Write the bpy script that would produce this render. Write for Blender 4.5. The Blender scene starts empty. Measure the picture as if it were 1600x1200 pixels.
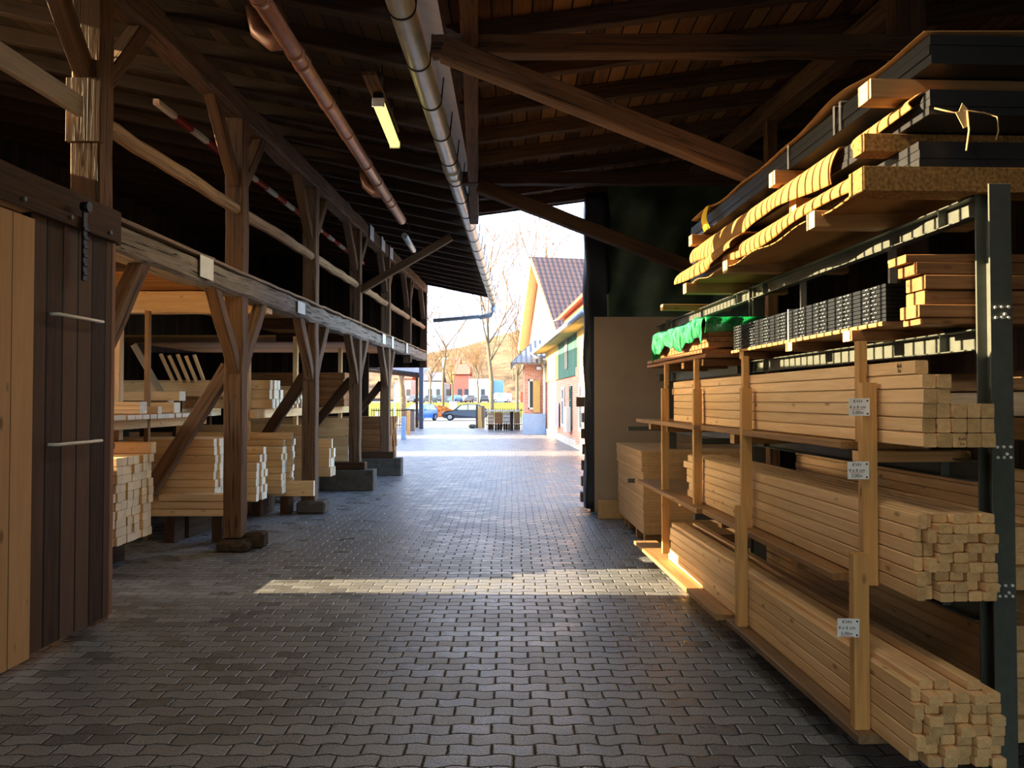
import bpy, bmesh, math, random
from mathutils import Vector, Matrix, noise
R = random.Random(11)
SC = bpy.context.scene
COL = SC.collection

# ---------------------------------------------------------------- camera, sky, sun, exposure
cam_d = bpy.data.cameras.new('camera'); cam = bpy.data.objects.new('camera', cam_d); COL.objects.link(cam)
cam_d.sensor_width = 36; cam_d.lens = 27.0; cam_d.clip_start = 0.05; cam_d.clip_end = 3000
PITCH = math.atan(25 / 1200)
cam.location = (0, 0, 1.65); cam.rotation_euler = (math.pi / 2 + PITCH, 0, 0)
SC.camera = cam
vs = SC.view_settings
vs.view_transform = 'Standard'; vs.look = 'None'; vs.exposure = 0.15; vs.gamma = 1.0; vs.use_curve_mapping = False
SUN_EL = math.atan(0.27)
w = bpy.data.worlds.new('sky'); SC.world = w; w.use_nodes = True
nt = w.node_tree; nt.nodes.clear()
wo = nt.nodes.new('ShaderNodeOutputWorld'); bg = nt.nodes.new('ShaderNodeBackground')
sky = nt.nodes.new('ShaderNodeTexSky'); sky.sky_type = 'NISHITA'; sky.sun_disc = False
sky.sun_elevation = SUN_EL; sky.sun_rotation = math.radians(270); sky.dust_density = 1.5; sky.air_density = 1.0
# thin bright cloud streaks mixed over the sky
tc = nt.nodes.new('ShaderNodeTexCoord'); mp = nt.nodes.new('ShaderNodeMapping'); mp.inputs['Scale'].default_value = (1.2, 1.2, 4.0)
nz = nt.nodes.new('ShaderNodeTexNoise'); nz.inputs['Scale'].default_value = 2.2; nz.inputs['Detail'].default_value = 6
rp = nt.nodes.new('ShaderNodeValToRGB'); rp.color_ramp.elements[0].position = 0.40; rp.color_ramp.elements[1].position = 0.62
mx = nt.nodes.new('ShaderNodeMix'); mx.data_type = 'RGBA'; mx.inputs[7].default_value = (1.6, 2.0, 2.75, 1)
L = nt.links.new
L(tc.outputs['Generated'], mp.inputs[0]); L(mp.outputs[0], nz.inputs[0]); L(nz.outputs[0], rp.inputs[0])
sx_ = nt.nodes.new('ShaderNodeSeparateXYZ'); mr = nt.nodes.new('ShaderNodeMapRange'); mr.inputs[1].default_value = 0.2; mr.inputs[2].default_value = 0.85; mr.inputs[4].default_value = 0.9
ad = nt.nodes.new('ShaderNodeMath'); ad.operation = 'MULTIPLY_ADD'; ad.inputs[1].default_value = 0.35; ad.use_clamp = True
L(tc.outputs['Generated'], sx_.inputs[0]); L(sx_.outputs[1], mr.inputs[0]); L(rp.outputs[0], ad.inputs[0]); L(mr.outputs[0], ad.inputs[2]); L(ad.outputs[0], mx.inputs[0])   # hazy bright cloud bank ahead
L(sky.outputs[0], mx.inputs[6]); L(mx.outputs[2], bg.inputs[0])
bg.inputs[1].default_value = 1.5
L(bg.outputs[0], wo.inputs[0])
sun_d = bpy.data.lights.new('sun', 'SUN'); sun = bpy.data.objects.new('sun', sun_d); COL.objects.link(sun)
sun_d.energy = 32.0; sun_d.color = (1.0, 0.76, 0.43); sun_d.angle = math.radians(0.07)
TO_SUN = Vector((-math.cos(SUN_EL), -0.02, math.sin(SUN_EL))).normalized()
sun.rotation_euler = TO_SUN.to_track_quat('Z', 'Y').to_euler(); sun.location = (-30, 0, 20)

# ---------------------------------------------------------------- photograph calibration (1600 x 1200, f = 1200 px)
CP, SP = math.cos(PITCH), math.sin(PITCH)
def ray(x, y):
    u = (x - 800) / 1200; v = (600 - y) / 1200
    return u, CP - SP * v, SP + CP * v
def W(x, y, Y):                       # point on the pixel's ray at distance Y
    u, dy, dz = ray(x, y); k = Y / dy
    return Vector((u * k, Y, 1.65 + dz * k))
def lx(s, off=0.0): return -3.36 + off + 0.034 * s        # left shed front line
def rx(s, a): return a - 0.0433 * s                       # right rack line
def LP(s, off, z): return Vector((lx(s, off), s, z))
def RP(s, a, z): return Vector((rx(s, a), s, z))
LDIR = Vector((0.034, 1, 0)).normalized(); LPERP = Vector((1, -0.034, 0)).normalized()
RDIR = Vector((-0.0433, 1, 0)).normalized(); RPERP = Vector((1, 0.0433, 0)).normalized()
def frame(p, d):                      # matrix whose Y axis is d (horizontal) and Z is up
    d = Vector(d).normalized(); x = d.cross(Vector((0, 0, 1))).normalized(); z = x.cross(d)
    m = Matrix.Identity(4)
    for i in range(3): m[i][0] = x[i]; m[i][1] = d[i]; m[i][2] = z[i]; m[i][3] = p[i]
    return m
ORD = ['zeroth', 'first', 'second', 'third', 'fourth', 'fifth', 'sixth', 'seventh', 'eighth', 'ninth', 'tenth', 'eleventh', 'twelfth',
       'thirteenth', 'fourteenth', 'fifteenth', 'sixteenth', 'seventeenth', 'eighteenth', 'nineteenth', 'twentieth']
def ordn(i):
    if i <= 20: return ORD[i]
    return {2: 'twenty-', 3: 'thirty-'}[i // 10] + ORD[i % 10] if i % 10 else {3: 'thirtieth', 4: 'fortieth'}[i // 10]

# ---------------------------------------------------------------- objects
WM = {}
def place(o, parent=None, M=None):
    M = M if M is not None else Matrix.Identity(4)
    COL.objects.link(o); WM[o.name] = M.copy()
    if parent is not None:
        o.parent = parent; o.matrix_local = WM[parent.name].inverted() @ M
    else: o.matrix_local = M
    return o
def tag(o, label=None, cat=None, group=None, kind=None):
    if label: o['label'] = label
    if cat: o['category'] = cat
    if group: o['group'] = group
    if kind: o['kind'] = kind
    return o
def empty(name, p, label, cat, group=None):
    o = bpy.data.objects.new(name, None); o.empty_display_size = 0.1
    place(o, None, Matrix.Translation(Vector(p))); return tag(o, label, cat, group)
def mesh(bm, name, mats):
    bmesh.ops.recalc_face_normals(bm, faces=bm.faces[:])
    me = bpy.data.meshes.new(name); bm.to_mesh(me); bm.free()
    for m in (mats if isinstance(mats, (list, tuple)) else [mats]): me.materials.append(m)
    return me
def obj(name, bm, mats, parent=None, M=None, smooth=False):
    me = bm if isinstance(bm, bpy.types.Mesh) else mesh(bm, name, mats)
    if smooth: me.polygons.foreach_set('use_smooth', [True] * len(me.polygons))
    return place(bpy.data.objects.new(name, me), parent, M)
def struct(name, bm, mats, M=None):
    o = obj(name, bm, mats, None, M); o['kind'] = 'structure'; return o
def bx(bm, c, s, mat=0, bev=0.0, M=None):
    r = bmesh.ops.create_cube(bm, size=1.0); vs_ = r['verts']
    m = Matrix.Translation(Vector(c)) @ Matrix.Diagonal((s[0], s[1], s[2], 1))
    if M is not None: m = M @ m
    bmesh.ops.transform(bm, matrix=m, verts=vs_)
    fs = set(f for v in vs_ for f in v.link_faces)
    for f in fs: f.material_index = mat
    if bev > 0:
        es = list(set(e for v in vs_ for e in v.link_edges))
        bmesh.ops.bevel(bm, geom=es, offset=bev, segments=1, affect='EDGES', profile=0.5, material=mat)
def box(lo, hi, bev=0.0, M=None):
    bm = bmesh.new(); lo = Vector(lo); hi = Vector(hi)
    bx(bm, (lo + hi) / 2, hi - lo, 0, bev, M); return bm
def tube(bm, pts, r, n=10, mat=0, cap=True):
    pts = [Vector(p) for p in pts]; rs = r if isinstance(r, (list, tuple)) else [r] * len(pts); rings = []
    for i, p in enumerate(pts):
        t = (pts[min(i + 1, len(pts) - 1)] - pts[max(i - 1, 0)]).normalized()
        a = Vector((0, 0, 1)) if abs(t.z) < 0.9 else Vector((1, 0, 0))
        x = t.cross(a).normalized(); y = x.cross(t)
        rings.append([bm.verts.new(p + (x * math.cos(2 * math.pi * k / n) + y * math.sin(2 * math.pi * k / n)) * rs[i]) for k in range(n)])
    for a, b in zip(rings, rings[1:]):
        for k in range(n):
            f = bm.faces.new((a[k], a[(k + 1) % n], b[(k + 1) % n], b[k])); f.material_index = mat; f.smooth = True
    if cap:
        for rg in (rings[0], rings[-1]):
            f = bm.faces.new(rg); f.material_index = mat
def prism(bm, poly, a, b, mat=0):     # polygon of 3D points extruded from offset a to offset b (vectors)
    A = [bm.verts.new(Vector(p) + Vector(a)) for p in poly]; B = [bm.verts.new(Vector(p) + Vector(b)) for p in poly]
    n = len(poly)
    for f in [A[::-1], B] + [(A[i], A[(i + 1) % n], B[(i + 1) % n], B[i]) for i in range(n)]:
        bm.faces.new(f).material_index = mat
def sheet(fn, nu, nv, th, mats, name, parent=None, M=None, smooth=True):   # thin curved sheet with real thickness
    bm = bmesh.new(); g = [[Vector(fn(i / nu, j / nv)) for j in range(nv + 1)] for i in range(nu + 1)]
    lay = []
    def nrm(i, j):
        a = g[min(i + 1, nu)][j] - g[max(i - 1, 0)][j]; b = g[i][min(j + 1, nv)] - g[i][max(j - 1, 0)]
        n = a.cross(b); return n.normalized() if n.length > 1e-9 else Vector((0, 0, 1))
    for s in (-0.5, 0.5): lay.append([[bm.verts.new(g[i][j] + nrm(i, j) * th * s) for j in range(nv + 1)] for i in range(nu + 1)])
    for l in lay:
        for i in range(nu):
            for j in range(nv): bm.faces.new((l[i][j], l[i + 1][j], l[i + 1][j + 1], l[i][j + 1])).smooth = smooth
    a, b = lay
    for i in range(nu):
        for j in (0, nv): bm.faces.new((a[i][j], a[i + 1][j], b[i + 1][j], b[i][j]))
    for j in range(nv):
        for i in (0, nu): bm.faces.new((a[i][j], a[i][j + 1], b[i][j + 1], b[i][j]))
    return obj(name, bm, mats, parent, M)
BM_CACHE = {}
def beam_mesh(Ln, w_, h_, mats, bev=0.004, jit=0.0, seed=0, segs=None):
    key = (round(Ln, 3), round(w_, 3), round(h_, 3), tuple(m.name for m in mats), bev, jit, seed)
    if key in BM_CACHE: return BM_CACHE[key]
    bm = bmesh.new(); rr = random.Random(seed * 77 + 5); n = segs or (max(2, int(Ln / 0.3)) if jit else 1)
    c = bev; a, b = w_ / 2, h_ / 2
    pr = [(-a + c, -b), (a - c, -b), (a, -b + c), (a, b - c), (a - c, b), (-a + c, b), (-a, b - c), (-a, -b + c)]
    rings = []
    for i in range(n + 1):
        dx, dz, sc_ = rr.uniform(-jit, jit), rr.uniform(-jit, jit), 1 + rr.uniform(-jit, jit)
        rings.append([bm.verts.new((x * sc_ + dx + rr.uniform(-jit, jit) * .3, Ln * i / n, z * sc_ + dz + rr.uniform(-jit, jit) * .3)) for x, z in pr])
    for p, q in zip(rings, rings[1:]):
        for k in range(8): bm.faces.new((p[k], p[(k + 1) % 8], q[(k + 1) % 8], q[k])).material_index = 0
    for rg in (rings[0], rings[-1]): bm.faces.new(rg).material_index = len(mats) - 1
    BM_CACHE[key] = mesh(bm, 'timber', mats); return BM_CACHE[key]
def beam(name, p0, p1, w_, h_, mats, parent=None, bev=0.004, jit=0.0, seed=0, roll=0.0):
    p0 = Vector(p0); p1 = Vector(p1); d = p1 - p0
    if abs(d.normalized().z) > 0.98:
        m = Matrix.Translation(p0) @ Matrix.Rotation(math.pi / 2 * (1 if d.z > 0 else -1), 4, 'X')
    else: m = frame(p0, d)
    if roll: m = m @ Matrix.Rotation(roll, 4, 'Y')
    mats = mats if isinstance(mats, (list, tuple)) else [mats]
    return obj(name, beam_mesh(d.length, w_, h_, mats, bev, jit, seed), mats, parent, m)

# ---------------------------------------------------------------- materials
def S(r, g, b):
    f = lambda c: (c / 255 / 12.92) if c <= 10.3 else ((c / 255 + 0.055) / 1.055) ** 2.4
    return (f(r), f(g), f(b), 1.0)
class NT:
    def __init__(s, name, rough=0.7, spec=0.3, metal=0.0):
        s.m = bpy.data.materials.new(name); s.m.use_nodes = True; s.t = s.m.node_tree; s.b = s.t.nodes['Principled BSDF']
        s.b.inputs['Roughness'].default_value = rough; s.b.inputs['Specular IOR Level'].default_value = spec; s.b.inputs['Metallic'].default_value = metal
    def n(s, ty, **kw):
        nd = s.t.nodes.new('ShaderNode' + ty)
        for k, v in kw.items():
            if k in nd.inputs: nd.inputs[k].default_value = v
            else: setattr(nd, k, v)
        return nd
    def l(s, a, b): s.t.links.new(a, b)
    def coords(s, scale=(1, 1, 1), kind='Object', rnd=True, rot=(0, 0, 0)):
        tc_ = s.n('TexCoord'); mp_ = s.n('Mapping'); mp_.inputs['Scale'].default_value = scale; mp_.inputs['Rotation'].default_value = rot
        s.l(tc_.outputs[kind], mp_.inputs[0])
        if rnd:
            oi = s.n('ObjectInfo'); mu = s.n('Math', operation='MULTIPLY'); mu.inputs[1].default_value = 37.0
            s.l(oi.outputs['Random'], mu.inputs[0]); s.l(mu.outputs[0], mp_.inputs['Location'])
        return mp_.outputs[0]
    def ramp(s, fac, stops):
        r = s.n('ValToRGB'); e = r.color_ramp.elements
        while len(e) < len(stops): e.new(0.5)
        for i, (p, c) in enumerate(stops): e[i].position = p; e[i].color = c
        s.l(fac, r.inputs[0]); return r.outputs[0]
    def mix(s, fac, a, b, mode='MIX'):
        m = s.n('Mix', data_type='RGBA', blend_type=mode)
        for i, v in ((0, fac), (6, a), (7, b)):
            if isinstance(v, (int, float, tuple)): m.inputs[i].default_value = v
            else: s.l(v, m.inputs[i])
        return m.outputs[2]
    def math(s, op, a, b=0.0, c=0.0):
        m = s.n('Math', operation=op)
        for i, v in enumerate((a, b, c)):
            if isinstance(v, (int, float)): m.inputs[i].default_value = v
            else: s.l(v, m.inputs[i])
        return m.outputs[0]
    def noise(s, vec, scale, detail=4, rough=0.55, dist=0.0):
        x = s.n('TexNoise', Scale=scale, Detail=detail, Roughness=rough, Distortion=dist); s.l(vec, x.inputs['Vector']); return x.outputs[0]
    def bump(s, h, strength=0.3, dist=0.01):
        b = s.n('Bump', Strength=strength, Distance=dist); s.l(h, b.inputs['Height']); s.l(b.outputs[0], s.b.inputs['Normal'])
    def col(s, c):
        if isinstance(c, tuple): s.b.inputs['Base Color'].default_value = c
        else: s.l(c, s.b.inputs['Base Color'])
    def vary(s, c, amt):              # each board has a tone of its own
        oi = s.n('ObjectInfo'); v = s.math('MULTIPLY_ADD', oi.outputs['Random'], amt * 2, 1 - amt)
        h = s.n('HueSaturation'); s.l(v, h.inputs['Value']); s.l(c, h.inputs['Color']); return h.outputs[0]
def plain(name, c, rough=0.6, spec=0.3, metal=0.0, nz_=0.12, sc=6.0):
    k = NT(name, rough, spec, metal); v = k.coords()
    f = k.noise(v, sc, 5); d = tuple(x * (1 - nz_ * 2) for x in c[:3]) + (1,); h = tuple(min(1, x * (1 + nz_)) for x in c[:3]) + (1,)
    k.col(k.ramp(f, [(0.3, d), (0.7, h)])); k.bump(f, 0.1); return k.m
def wood(name, dark, light, knots=0.5, rough=0.6, var=0.12, scale=1.0, bump=0.15, crack=0.0, knotc=None):
    k = NT(name, rough, 0.25)
    v = k.coords((14 * scale, 0.7 * scale, 14 * scale)); f = k.noise(v, 2.0, 5, 0.6, 1.2)
    v2 = k.coords((2, 0.35, 2)); f2 = k.noise(v2, 2.0, 3)
    c = k.ramp(f, [(0.28, dark), (0.62, light)])
    c = k.mix(k.math('MULTIPLY', f2, 0.5), c, tuple(x * 0.72 for x in light[:3]) + (1,))
    if knots:
        vk = k.coords((10, 4.2, 10)); vo = k.n('TexVoronoi', Scale=1.0); k.l(vk, vo.inputs['Vector'])
        kf = k.ramp(vo.outputs['Distance'], [(0.07, (1, 1, 1, 1)), (0.15, (0, 0, 0, 1))])
        c = k.mix(k.math('MULTIPLY', kf, knots), c, knotc or tuple(x * 0.35 for x in dark[:3]) + (1,))
    h = f
    if crack:
        vc = k.coords((26, 0.8, 26)); cf = k.ramp(k.noise(vc, 1.6, 3, 0.5, 0.6), [(0.34, (1, 1, 1, 1)), (0.42, (0, 0, 0, 1))])
        c = k.mix(k.math('MULTIPLY', cf, crack), c, (0.012, 0.009, 0.007, 1)); h = k.math('SUBTRACT', f, cf)
    k.col(k.vary(c, var)); k.bump(h, bump, 0.006); return k.m
def endgrain(name, a, b, var=0.12):
    k = NT(name, 0.75, 0.15); v = k.coords((1, 0.02, 1)); wv = k.n('TexWave', wave_type='RINGS', rings_direction='Y', Scale=28.0, Distortion=3.0, Detail=2.0)
    k.l(v, wv.inputs[0]); f = k.noise(k.coords((17, 1, 23)), 2, 5, .7)
    k.col(k.vary(k.ramp(k.math('ADD', k.math('MULTIPLY', wv.outputs[1], .12), k.math('MULTIPLY', f, .88)), [(0.2, a), (0.8, b)]), var)); k.bump(f, 0.2, 0.004); return k.m
def planks(name, cols, width, axis, rough=0.7, kind='Object', gap=0.05, var=0.5, knots=0.0):
    """boards of one width laid side by side along an axis, every board a tone of its own"""
    k = NT(name, rough, 0.2); v = k.coords((1, 1, 1), kind, False); sp = k.n('SeparateXYZ'); k.l(v, sp.inputs[0])
    t = k.math('DIVIDE', sp.outputs['XYZ'.index(axis)], width); fl = k.math('FLOOR', t); fr = k.math('FRACT', t)
    wn = k.n('TexWhiteNoise', noise_dimensions='1D'); k.l(fl, wn.inputs['W'])
    st = [1.2, 1.2, 1.2]; st['XYZ'.index(axis)] = 14
    g = k.noise(k.coords(tuple(st), kind, False), 1.6, 5, 0.6, 0.8)
    c = k.ramp(k.math('ADD', k.math('MULTIPLY', wn.outputs[0], var), k.math('MULTIPLY', g, 1 - var)), [(0.2, cols[0]), (0.5, cols[1]), (0.85, cols[2])])
    if knots:
        vo = k.n('TexVoronoi', Scale=1.0); k.l(k.coords((7, 7, 3.2), kind, False), vo.inputs['Vector'])
        c = k.mix(k.math('MULTIPLY', k.ramp(vo.outputs['Distance'], [(.07, (1, 1, 1, 1)), (.16, (0, 0, 0, 1))]), knots), c, tuple(x * .3 for x in cols[0][:3]) + (1,))
    e = k.math('MAXIMUM', k.math('LESS_THAN', fr, gap), k.math('GREATER_THAN', fr, 1 - gap))
    k.col(k.mix(e, c, tuple(x * 0.2 for x in cols[0][:3]) + (1,))); k.bump(k.math('SUBTRACT', g, e), 0.35, 0.008); return k.m
def emis(name, c, s):
    k = NT(name); k.col((c[0], c[1], c[2], 1)); k.b.inputs['Emission Color'].default_value = c; k.b.inputs['Emission Strength'].default_value = s; return k.m

M_pine = wood('fresh_pine', S(216, 170, 116), S(240, 204, 156), 0.8, var=0.10)
M_pine_end = endgrain('pine_end_grain', S(184, 138, 88), S(230, 194, 142), .2)
M_stud = wood('pine_stud', S(182, 130, 72), S(212, 164, 102), 0.8, var=0.08)
M_spruce = wood('spruce_beam', S(214, 170, 120), S(240, 206, 158), 0.5, var=0.14)
M_spruce_end = endgrain('spruce_end_grain', S(226, 214, 192), S(248, 240, 224), 0.10)
M_plank = wood('shelf_plank', S(128, 94, 58), S(170, 130, 84), 0.5, var=0.15)
M_weathered = wood('weathered_plank', S(92, 72, 52), S(134, 108, 80), 0.4, var=0.15)
M_brownplank = wood('brown_larch', S(102, 66, 40), S(150, 106, 68), 0.6, var=0.18)
M_old = wood('old_oak_timber', S(66, 48, 36), S(122, 96, 76), 0.3, 0.8, 0.12, 0.6, 0.5, 0.9)
M_greybeam = wood('grey_hewn_oak', S(92, 82, 75), S(152, 141, 131), 0.3, 0.85, 0.05, 0.6, 0.5, 0.95)
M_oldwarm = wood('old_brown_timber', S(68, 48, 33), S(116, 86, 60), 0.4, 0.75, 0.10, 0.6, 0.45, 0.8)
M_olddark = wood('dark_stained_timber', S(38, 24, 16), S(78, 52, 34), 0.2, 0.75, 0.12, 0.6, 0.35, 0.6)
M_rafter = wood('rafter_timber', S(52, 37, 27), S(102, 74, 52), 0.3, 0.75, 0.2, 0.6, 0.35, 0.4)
M_raftershade = wood('shaded_rafter_timber', S(34, 25, 19), S(66, 48, 36), 0.3, 0.75, 0.2, 0.6, 0.35, 0.4)  # left-roof copy of the rafter wood, darkened to stand in for shade
M_log = wood('peeled_log', S(128, 100, 72), S(178, 146, 112), 0.5, 0.75, 0.05, 0.6, 0.4, 0.5)
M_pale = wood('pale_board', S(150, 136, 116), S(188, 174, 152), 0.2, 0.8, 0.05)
M_chip = plain('chipboard', S(150, 112, 66), 0.85, 0.1, 0, 0.3, 60)
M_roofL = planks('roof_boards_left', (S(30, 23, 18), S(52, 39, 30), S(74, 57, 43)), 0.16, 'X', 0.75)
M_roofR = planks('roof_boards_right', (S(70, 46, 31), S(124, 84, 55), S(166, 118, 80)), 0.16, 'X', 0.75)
M_loft = planks('loft_boards', (S(150, 100, 50), S(184, 130, 72), S(206, 154, 94)), 0.18, 'Y', 0.7)
M_wallb = planks('dark_wall_boards', (S(24, 17, 13), S(40, 29, 22), S(56, 42, 32)), 0.2, 'Y', 0.85)
M_wallx = planks('dark_end_boards', (S(24, 17, 13), S(40, 29, 22), S(56, 42, 32)), 0.2, 'X', 0.85)
M_steel = plain('grey_painted_steel', S(78, 82, 76), 0.45, 0.5, 0.0, 0.08, 20)
M_galv = plain('galvanised_sheet', S(196, 196, 188), 0.3, 0.5, 0.35, 0.06, 8)
M_zinc = plain('dull_zinc_pipe', S(178, 194, 216), 0.5, 0.5, 0.3, 0.06, 8)
M_copper = plain('brown_copper_pipe', S(172, 120, 96), 0.36, 0.5, 0.15, 0.1, 9)
M_black = plain('black_laminate', S(38, 39, 42), 0.42, 0.4, 0, 0.08, 30)
M_blackp = plain('black_plastic', S(30, 33, 38), 0.4, 0.4, 0, 0.08, 30)
M_slot = plain('grey_plastic_lugs', S(88, 96, 106), 0.5, 0.4)
M_card = plain('brown_cardboard', S(152, 112, 68), 0.85, 0.1, 0, 0.06, 5)
M_white = plain('white_paper', S(232, 234, 236), 0.8, 0.1, 0, 0.03, 9)
M_ink = plain('black_ink', S(24, 24, 30), 0.8, 0.1, 0, 0.0)
M_red = plain('red_ink', S(200, 52, 44), 0.8, 0.1, 0, 0.0)
M_whitepaint = plain('white_painted_metal', S(232, 232, 228), 0.4, 0.4, 0, 0.04)
M_iron = plain('black_iron', S(26, 26, 28), 0.5, 0.4, 0.4, 0.1)
M_concrete = plain('grey_concrete', S(88, 83, 78), 0.9, 0.15, 0, 0.18, 9)
M_stone = plain('dark_rubble_stone', S(72, 60, 50), 0.95, 0.1, 0, 0.3, 12)
M_mdf = wood('pale_fibreboard', S(196, 154, 106), S(216, 176, 128), 0, 0.8, 0.06)
M_board = plain('grey_brown_sheet_board', S(186, 164, 144), 0.8, 0.15, 0, 0.05, 2)
M_yellow = plain('yellow_tape', S(228, 190, 40), 0.6, 0.3)
M_string = plain('jute_string', S(176, 146, 104), 0.9, 0.1)
M_strap = plain('white_plastic_strap', S(210, 210, 204), 0.5, 0.3)
M_pinkedge = wood('pinkish_painted_edge', S(120, 88, 78), S(150, 116, 102), 0.1, 0.8, 0.0)
# ---------------------------------------------------------------- ground
def paving():
    k = NT('wavy_block_paving', 0.5, 0.5)
    tc_ = k.n('TexCoord'); sp = k.n('SeparateXYZ'); k.l(tc_.outputs['Object'], sp.inputs[0])
    nzv = k.noise(tc_.outputs['Object'], 0.6, 2)
    sx = k.math('SINE', k.math('MULTIPLY', sp.outputs[0], 2 * math.pi / 0.205))
    jit = k.math('MULTIPLY', k.math('SUBTRACT', k.noise(tc_.outputs['Object'], 5.0, 1), 0.5), 0.03)
    y = k.math('ADD', k.math('ADD', sp.outputs[1], k.math('MULTIPLY', sx, 0.0095)), jit)
    rag = k.math('MULTIPLY', k.math('SUBTRACT', k.noise(tc_.outputs['Object'], 38.0, 2), 0.5), 0.012); y = k.math('ADD', y, rag)
    x = k.math('ADD', k.math('ADD', sp.outputs[0], rag), k.math('MULTIPLY', k.math('SUBTRACT', nzv, 0.5), 0.08))
    cb = k.n('CombineXYZ'); k.l(x, cb.inputs[0]); k.l(y, cb.inputs[1])
    def brick(mort, sm):
        b = k.n('TexBrick', offset=0.5, offset_frequency=2, squash=1.0)
        for n_, v_ in (('Scale', 1.0), ('Mortar Size', mort), ('Mortar Smooth', sm), ('Bias', 0.0), ('Brick Width', 0.205), ('Row Height', 0.1125)):
            b.inputs[n_].default_value = v_
        b.inputs['Color1'].default_value = (0, 0, 0, 1); b.inputs['Color2'].default_value = (1, 1, 1, 1); b.inputs['Mortar'].default_value = (.5, .5, .5, 1)
        k.l(cb.outputs[0], b.inputs['Vector']); return b
    b = brick(0.0045, 0.3); b2 = brick(0.011, 0.9)
    fine = k.noise(tc_.outputs['Object'], 90, 4, 0.65); mid = k.noise(tc_.outputs['Object'], 9, 4)
    tone = k.ramp(b.outputs['Color'], [(0.0, S(102, 105, 111)), (0.3, S(128, 132, 139)), (1.0, S(148, 152, 160))])
    c = k.mix(k.math('MULTIPLY', mid, 0.4), tone, S(104, 106, 110))
    c = k.mix(k.ramp(fine, [(0.40, (.6, .6, .6, 1)), (0.54, (0, 0, 0, 1))]), c, S(62, 61, 60))
    c = k.mix(b.outputs['Fac'], c, S(28, 25, 22)); k.col(c)
    r = k.math('ADD', k.math('MULTIPLY_ADD', b.outputs['Color'], 0.22, 0.10), k.math('MULTIPLY', k.noise(tc_.outputs['Object'], 2.2, 3), 0.30))
    k.l(k.math('MAXIMUM', r, b.outputs['Fac']), k.b.inputs['Roughness'])
    k.bump(k.math('ADD', k.math('MULTIPLY', b2.outputs['Fac'], -1.0), k.math('MULTIPLY', fine, 0.5)), 0.8, 0.008)
    return k.m
M_pave = paving()
bm = bmesh.new(); bx(bm, (2, 15, -0.1), (50, 62, 0.2)); struct('floor', bm, M_pave)
# ---------------------------------------------------------------- left shed: roof, walls, loft
SL = 0.209
def zr(off): return 5.03 - SL * off
def gx(s): return -0.79 + (s - 5.4) * 0.0155
def eave(s): return gx(s) - lx(s) - 0.06
bm = bmesh.new()
A = []
for s in (-6.95, 22.6):
    for off in (-6.4, eave(s) + 0.02):
        for dz in (0.16, 0.21): A.append(bm.verts.new(LP(s, off, zr(off) + dz)))
for f in ((0, 1, 3, 2), (4, 6, 7, 5), (0, 2, 6, 4), (1, 5, 7, 3), (0, 4, 5, 1), (2, 3, 7, 6)): bm.faces.new([A[i] for i in f])
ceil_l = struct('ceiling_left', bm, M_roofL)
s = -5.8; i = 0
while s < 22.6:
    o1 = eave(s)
    beam('rafter', LP(s, -6.3, zr(-6.3) + 0.08), LP(s, o1, zr(o1) + 0.08), 0.11, 0.16, [M_raftershade], ceil_l, 0.008, 0.006, i % 5); s += 0.78; i += 1
bm = bmesh.new()
# weathered back wall with open bays cut for the sun patches, and unseen slats added to stripe the light
def wl(s0, s1, z0, z1): prism(bm, [LP(s0, -6.35, z0), LP(s1, -6.35, z0), LP(s1, -6.35, z1), LP(s0, -6.35, z1)], (0, 0, 0), (0.06, 0, 0))
wl(-6.9, 4.78, 0, 1.95); wl(4.78, 22.5, 0, 1.95); wl(-6.9, 4.78, 1.95, 4.3); wl(4.78, 6.45, 3.18, 4.3); wl(7.9, 22.5, 1.95, 4.3); wl(7.32, 7.62, 1.95, 3.25); wl(6.45, 7.9, 3.25, 4.3)
wl(-6.9, 3.0, 4.3, 6.5); wl(8.0, 22.5, 4.3, 6.5); wl(3.0, 8.0, 6.15, 6.5); wl(3.0, 8.0, 4.3, 5.0)
wall_l = struct('wall_left', bm, M_wallb)
for i in range(50):
    q = 3.05 + i * 0.1
    beam('slat', LP(q, -6.30, 4.95), LP(q, -6.30, 6.2), 0.036, 0.02, [M_olddark], wall_l, 0.002)
bm = bmesh.new()
prism(bm, [LP(18.6, -6.3, 0), LP(18.6, -0.75, 0), LP(18.6, -0.75, 2.8), LP(18.6, -6.3, 2.8)], (0, 0, 0), (0, .06, 0)); struct('wall_far_lower', bm, M_wallx)
bm = bmesh.new()
prism(bm, [LP(22.5, -6.3, 2.6), LP(22.5, 0.1, 2.6), LP(22.5, 0.1, 5.17), LP(22.5, -6.3, 6.5)], (0, 0, 0), (0, .06, 0)); struct('wall_far_upper', bm, M_wallx)
bm = bmesh.new()
prism(bm, [LP(2, -1.95, 3.01), LP(2, .04, 3.01), LP(22.4, .04, 3.01), LP(22.4, -1.95, 3.01)], (0, 0, 0), (0, 0, .045))
prism(bm, [LP(16.6, -6.3, 3.011), LP(16.6, -1.95, 3.011), LP(22.4, -1.95, 3.011), LP(22.4, -6.3, 3.011)], (0, 0, 0), (0, 0, .045))
tag(obj('loft_floor', bm, M_loft), 'board floor of the loft lying over the long hewn beam', 'loft floor')
rr = random.Random(3); q = 5.8; i = 0
edge = empty('loft_edging', LP(5.8, .13, 3.05), 'thin ragged weathered boards along the loft edge on top of the hewn beam', 'edging boards')
while q < 22:
    e = min(q + rr.uniform(1.6, 2.6), 22.3)
    beam('edge_board', LP(q, .08, 3.035 + rr.uniform(0, .012)), LP(e - .02, .08, 3.035 + rr.uniform(0, .012)), 0.13, 0.03, [M_weathered], edge, 0.003, 0.006, i % 4); q = e; i += 1
PS = [5.75 + 2.79 * k for k in range(7)]
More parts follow.
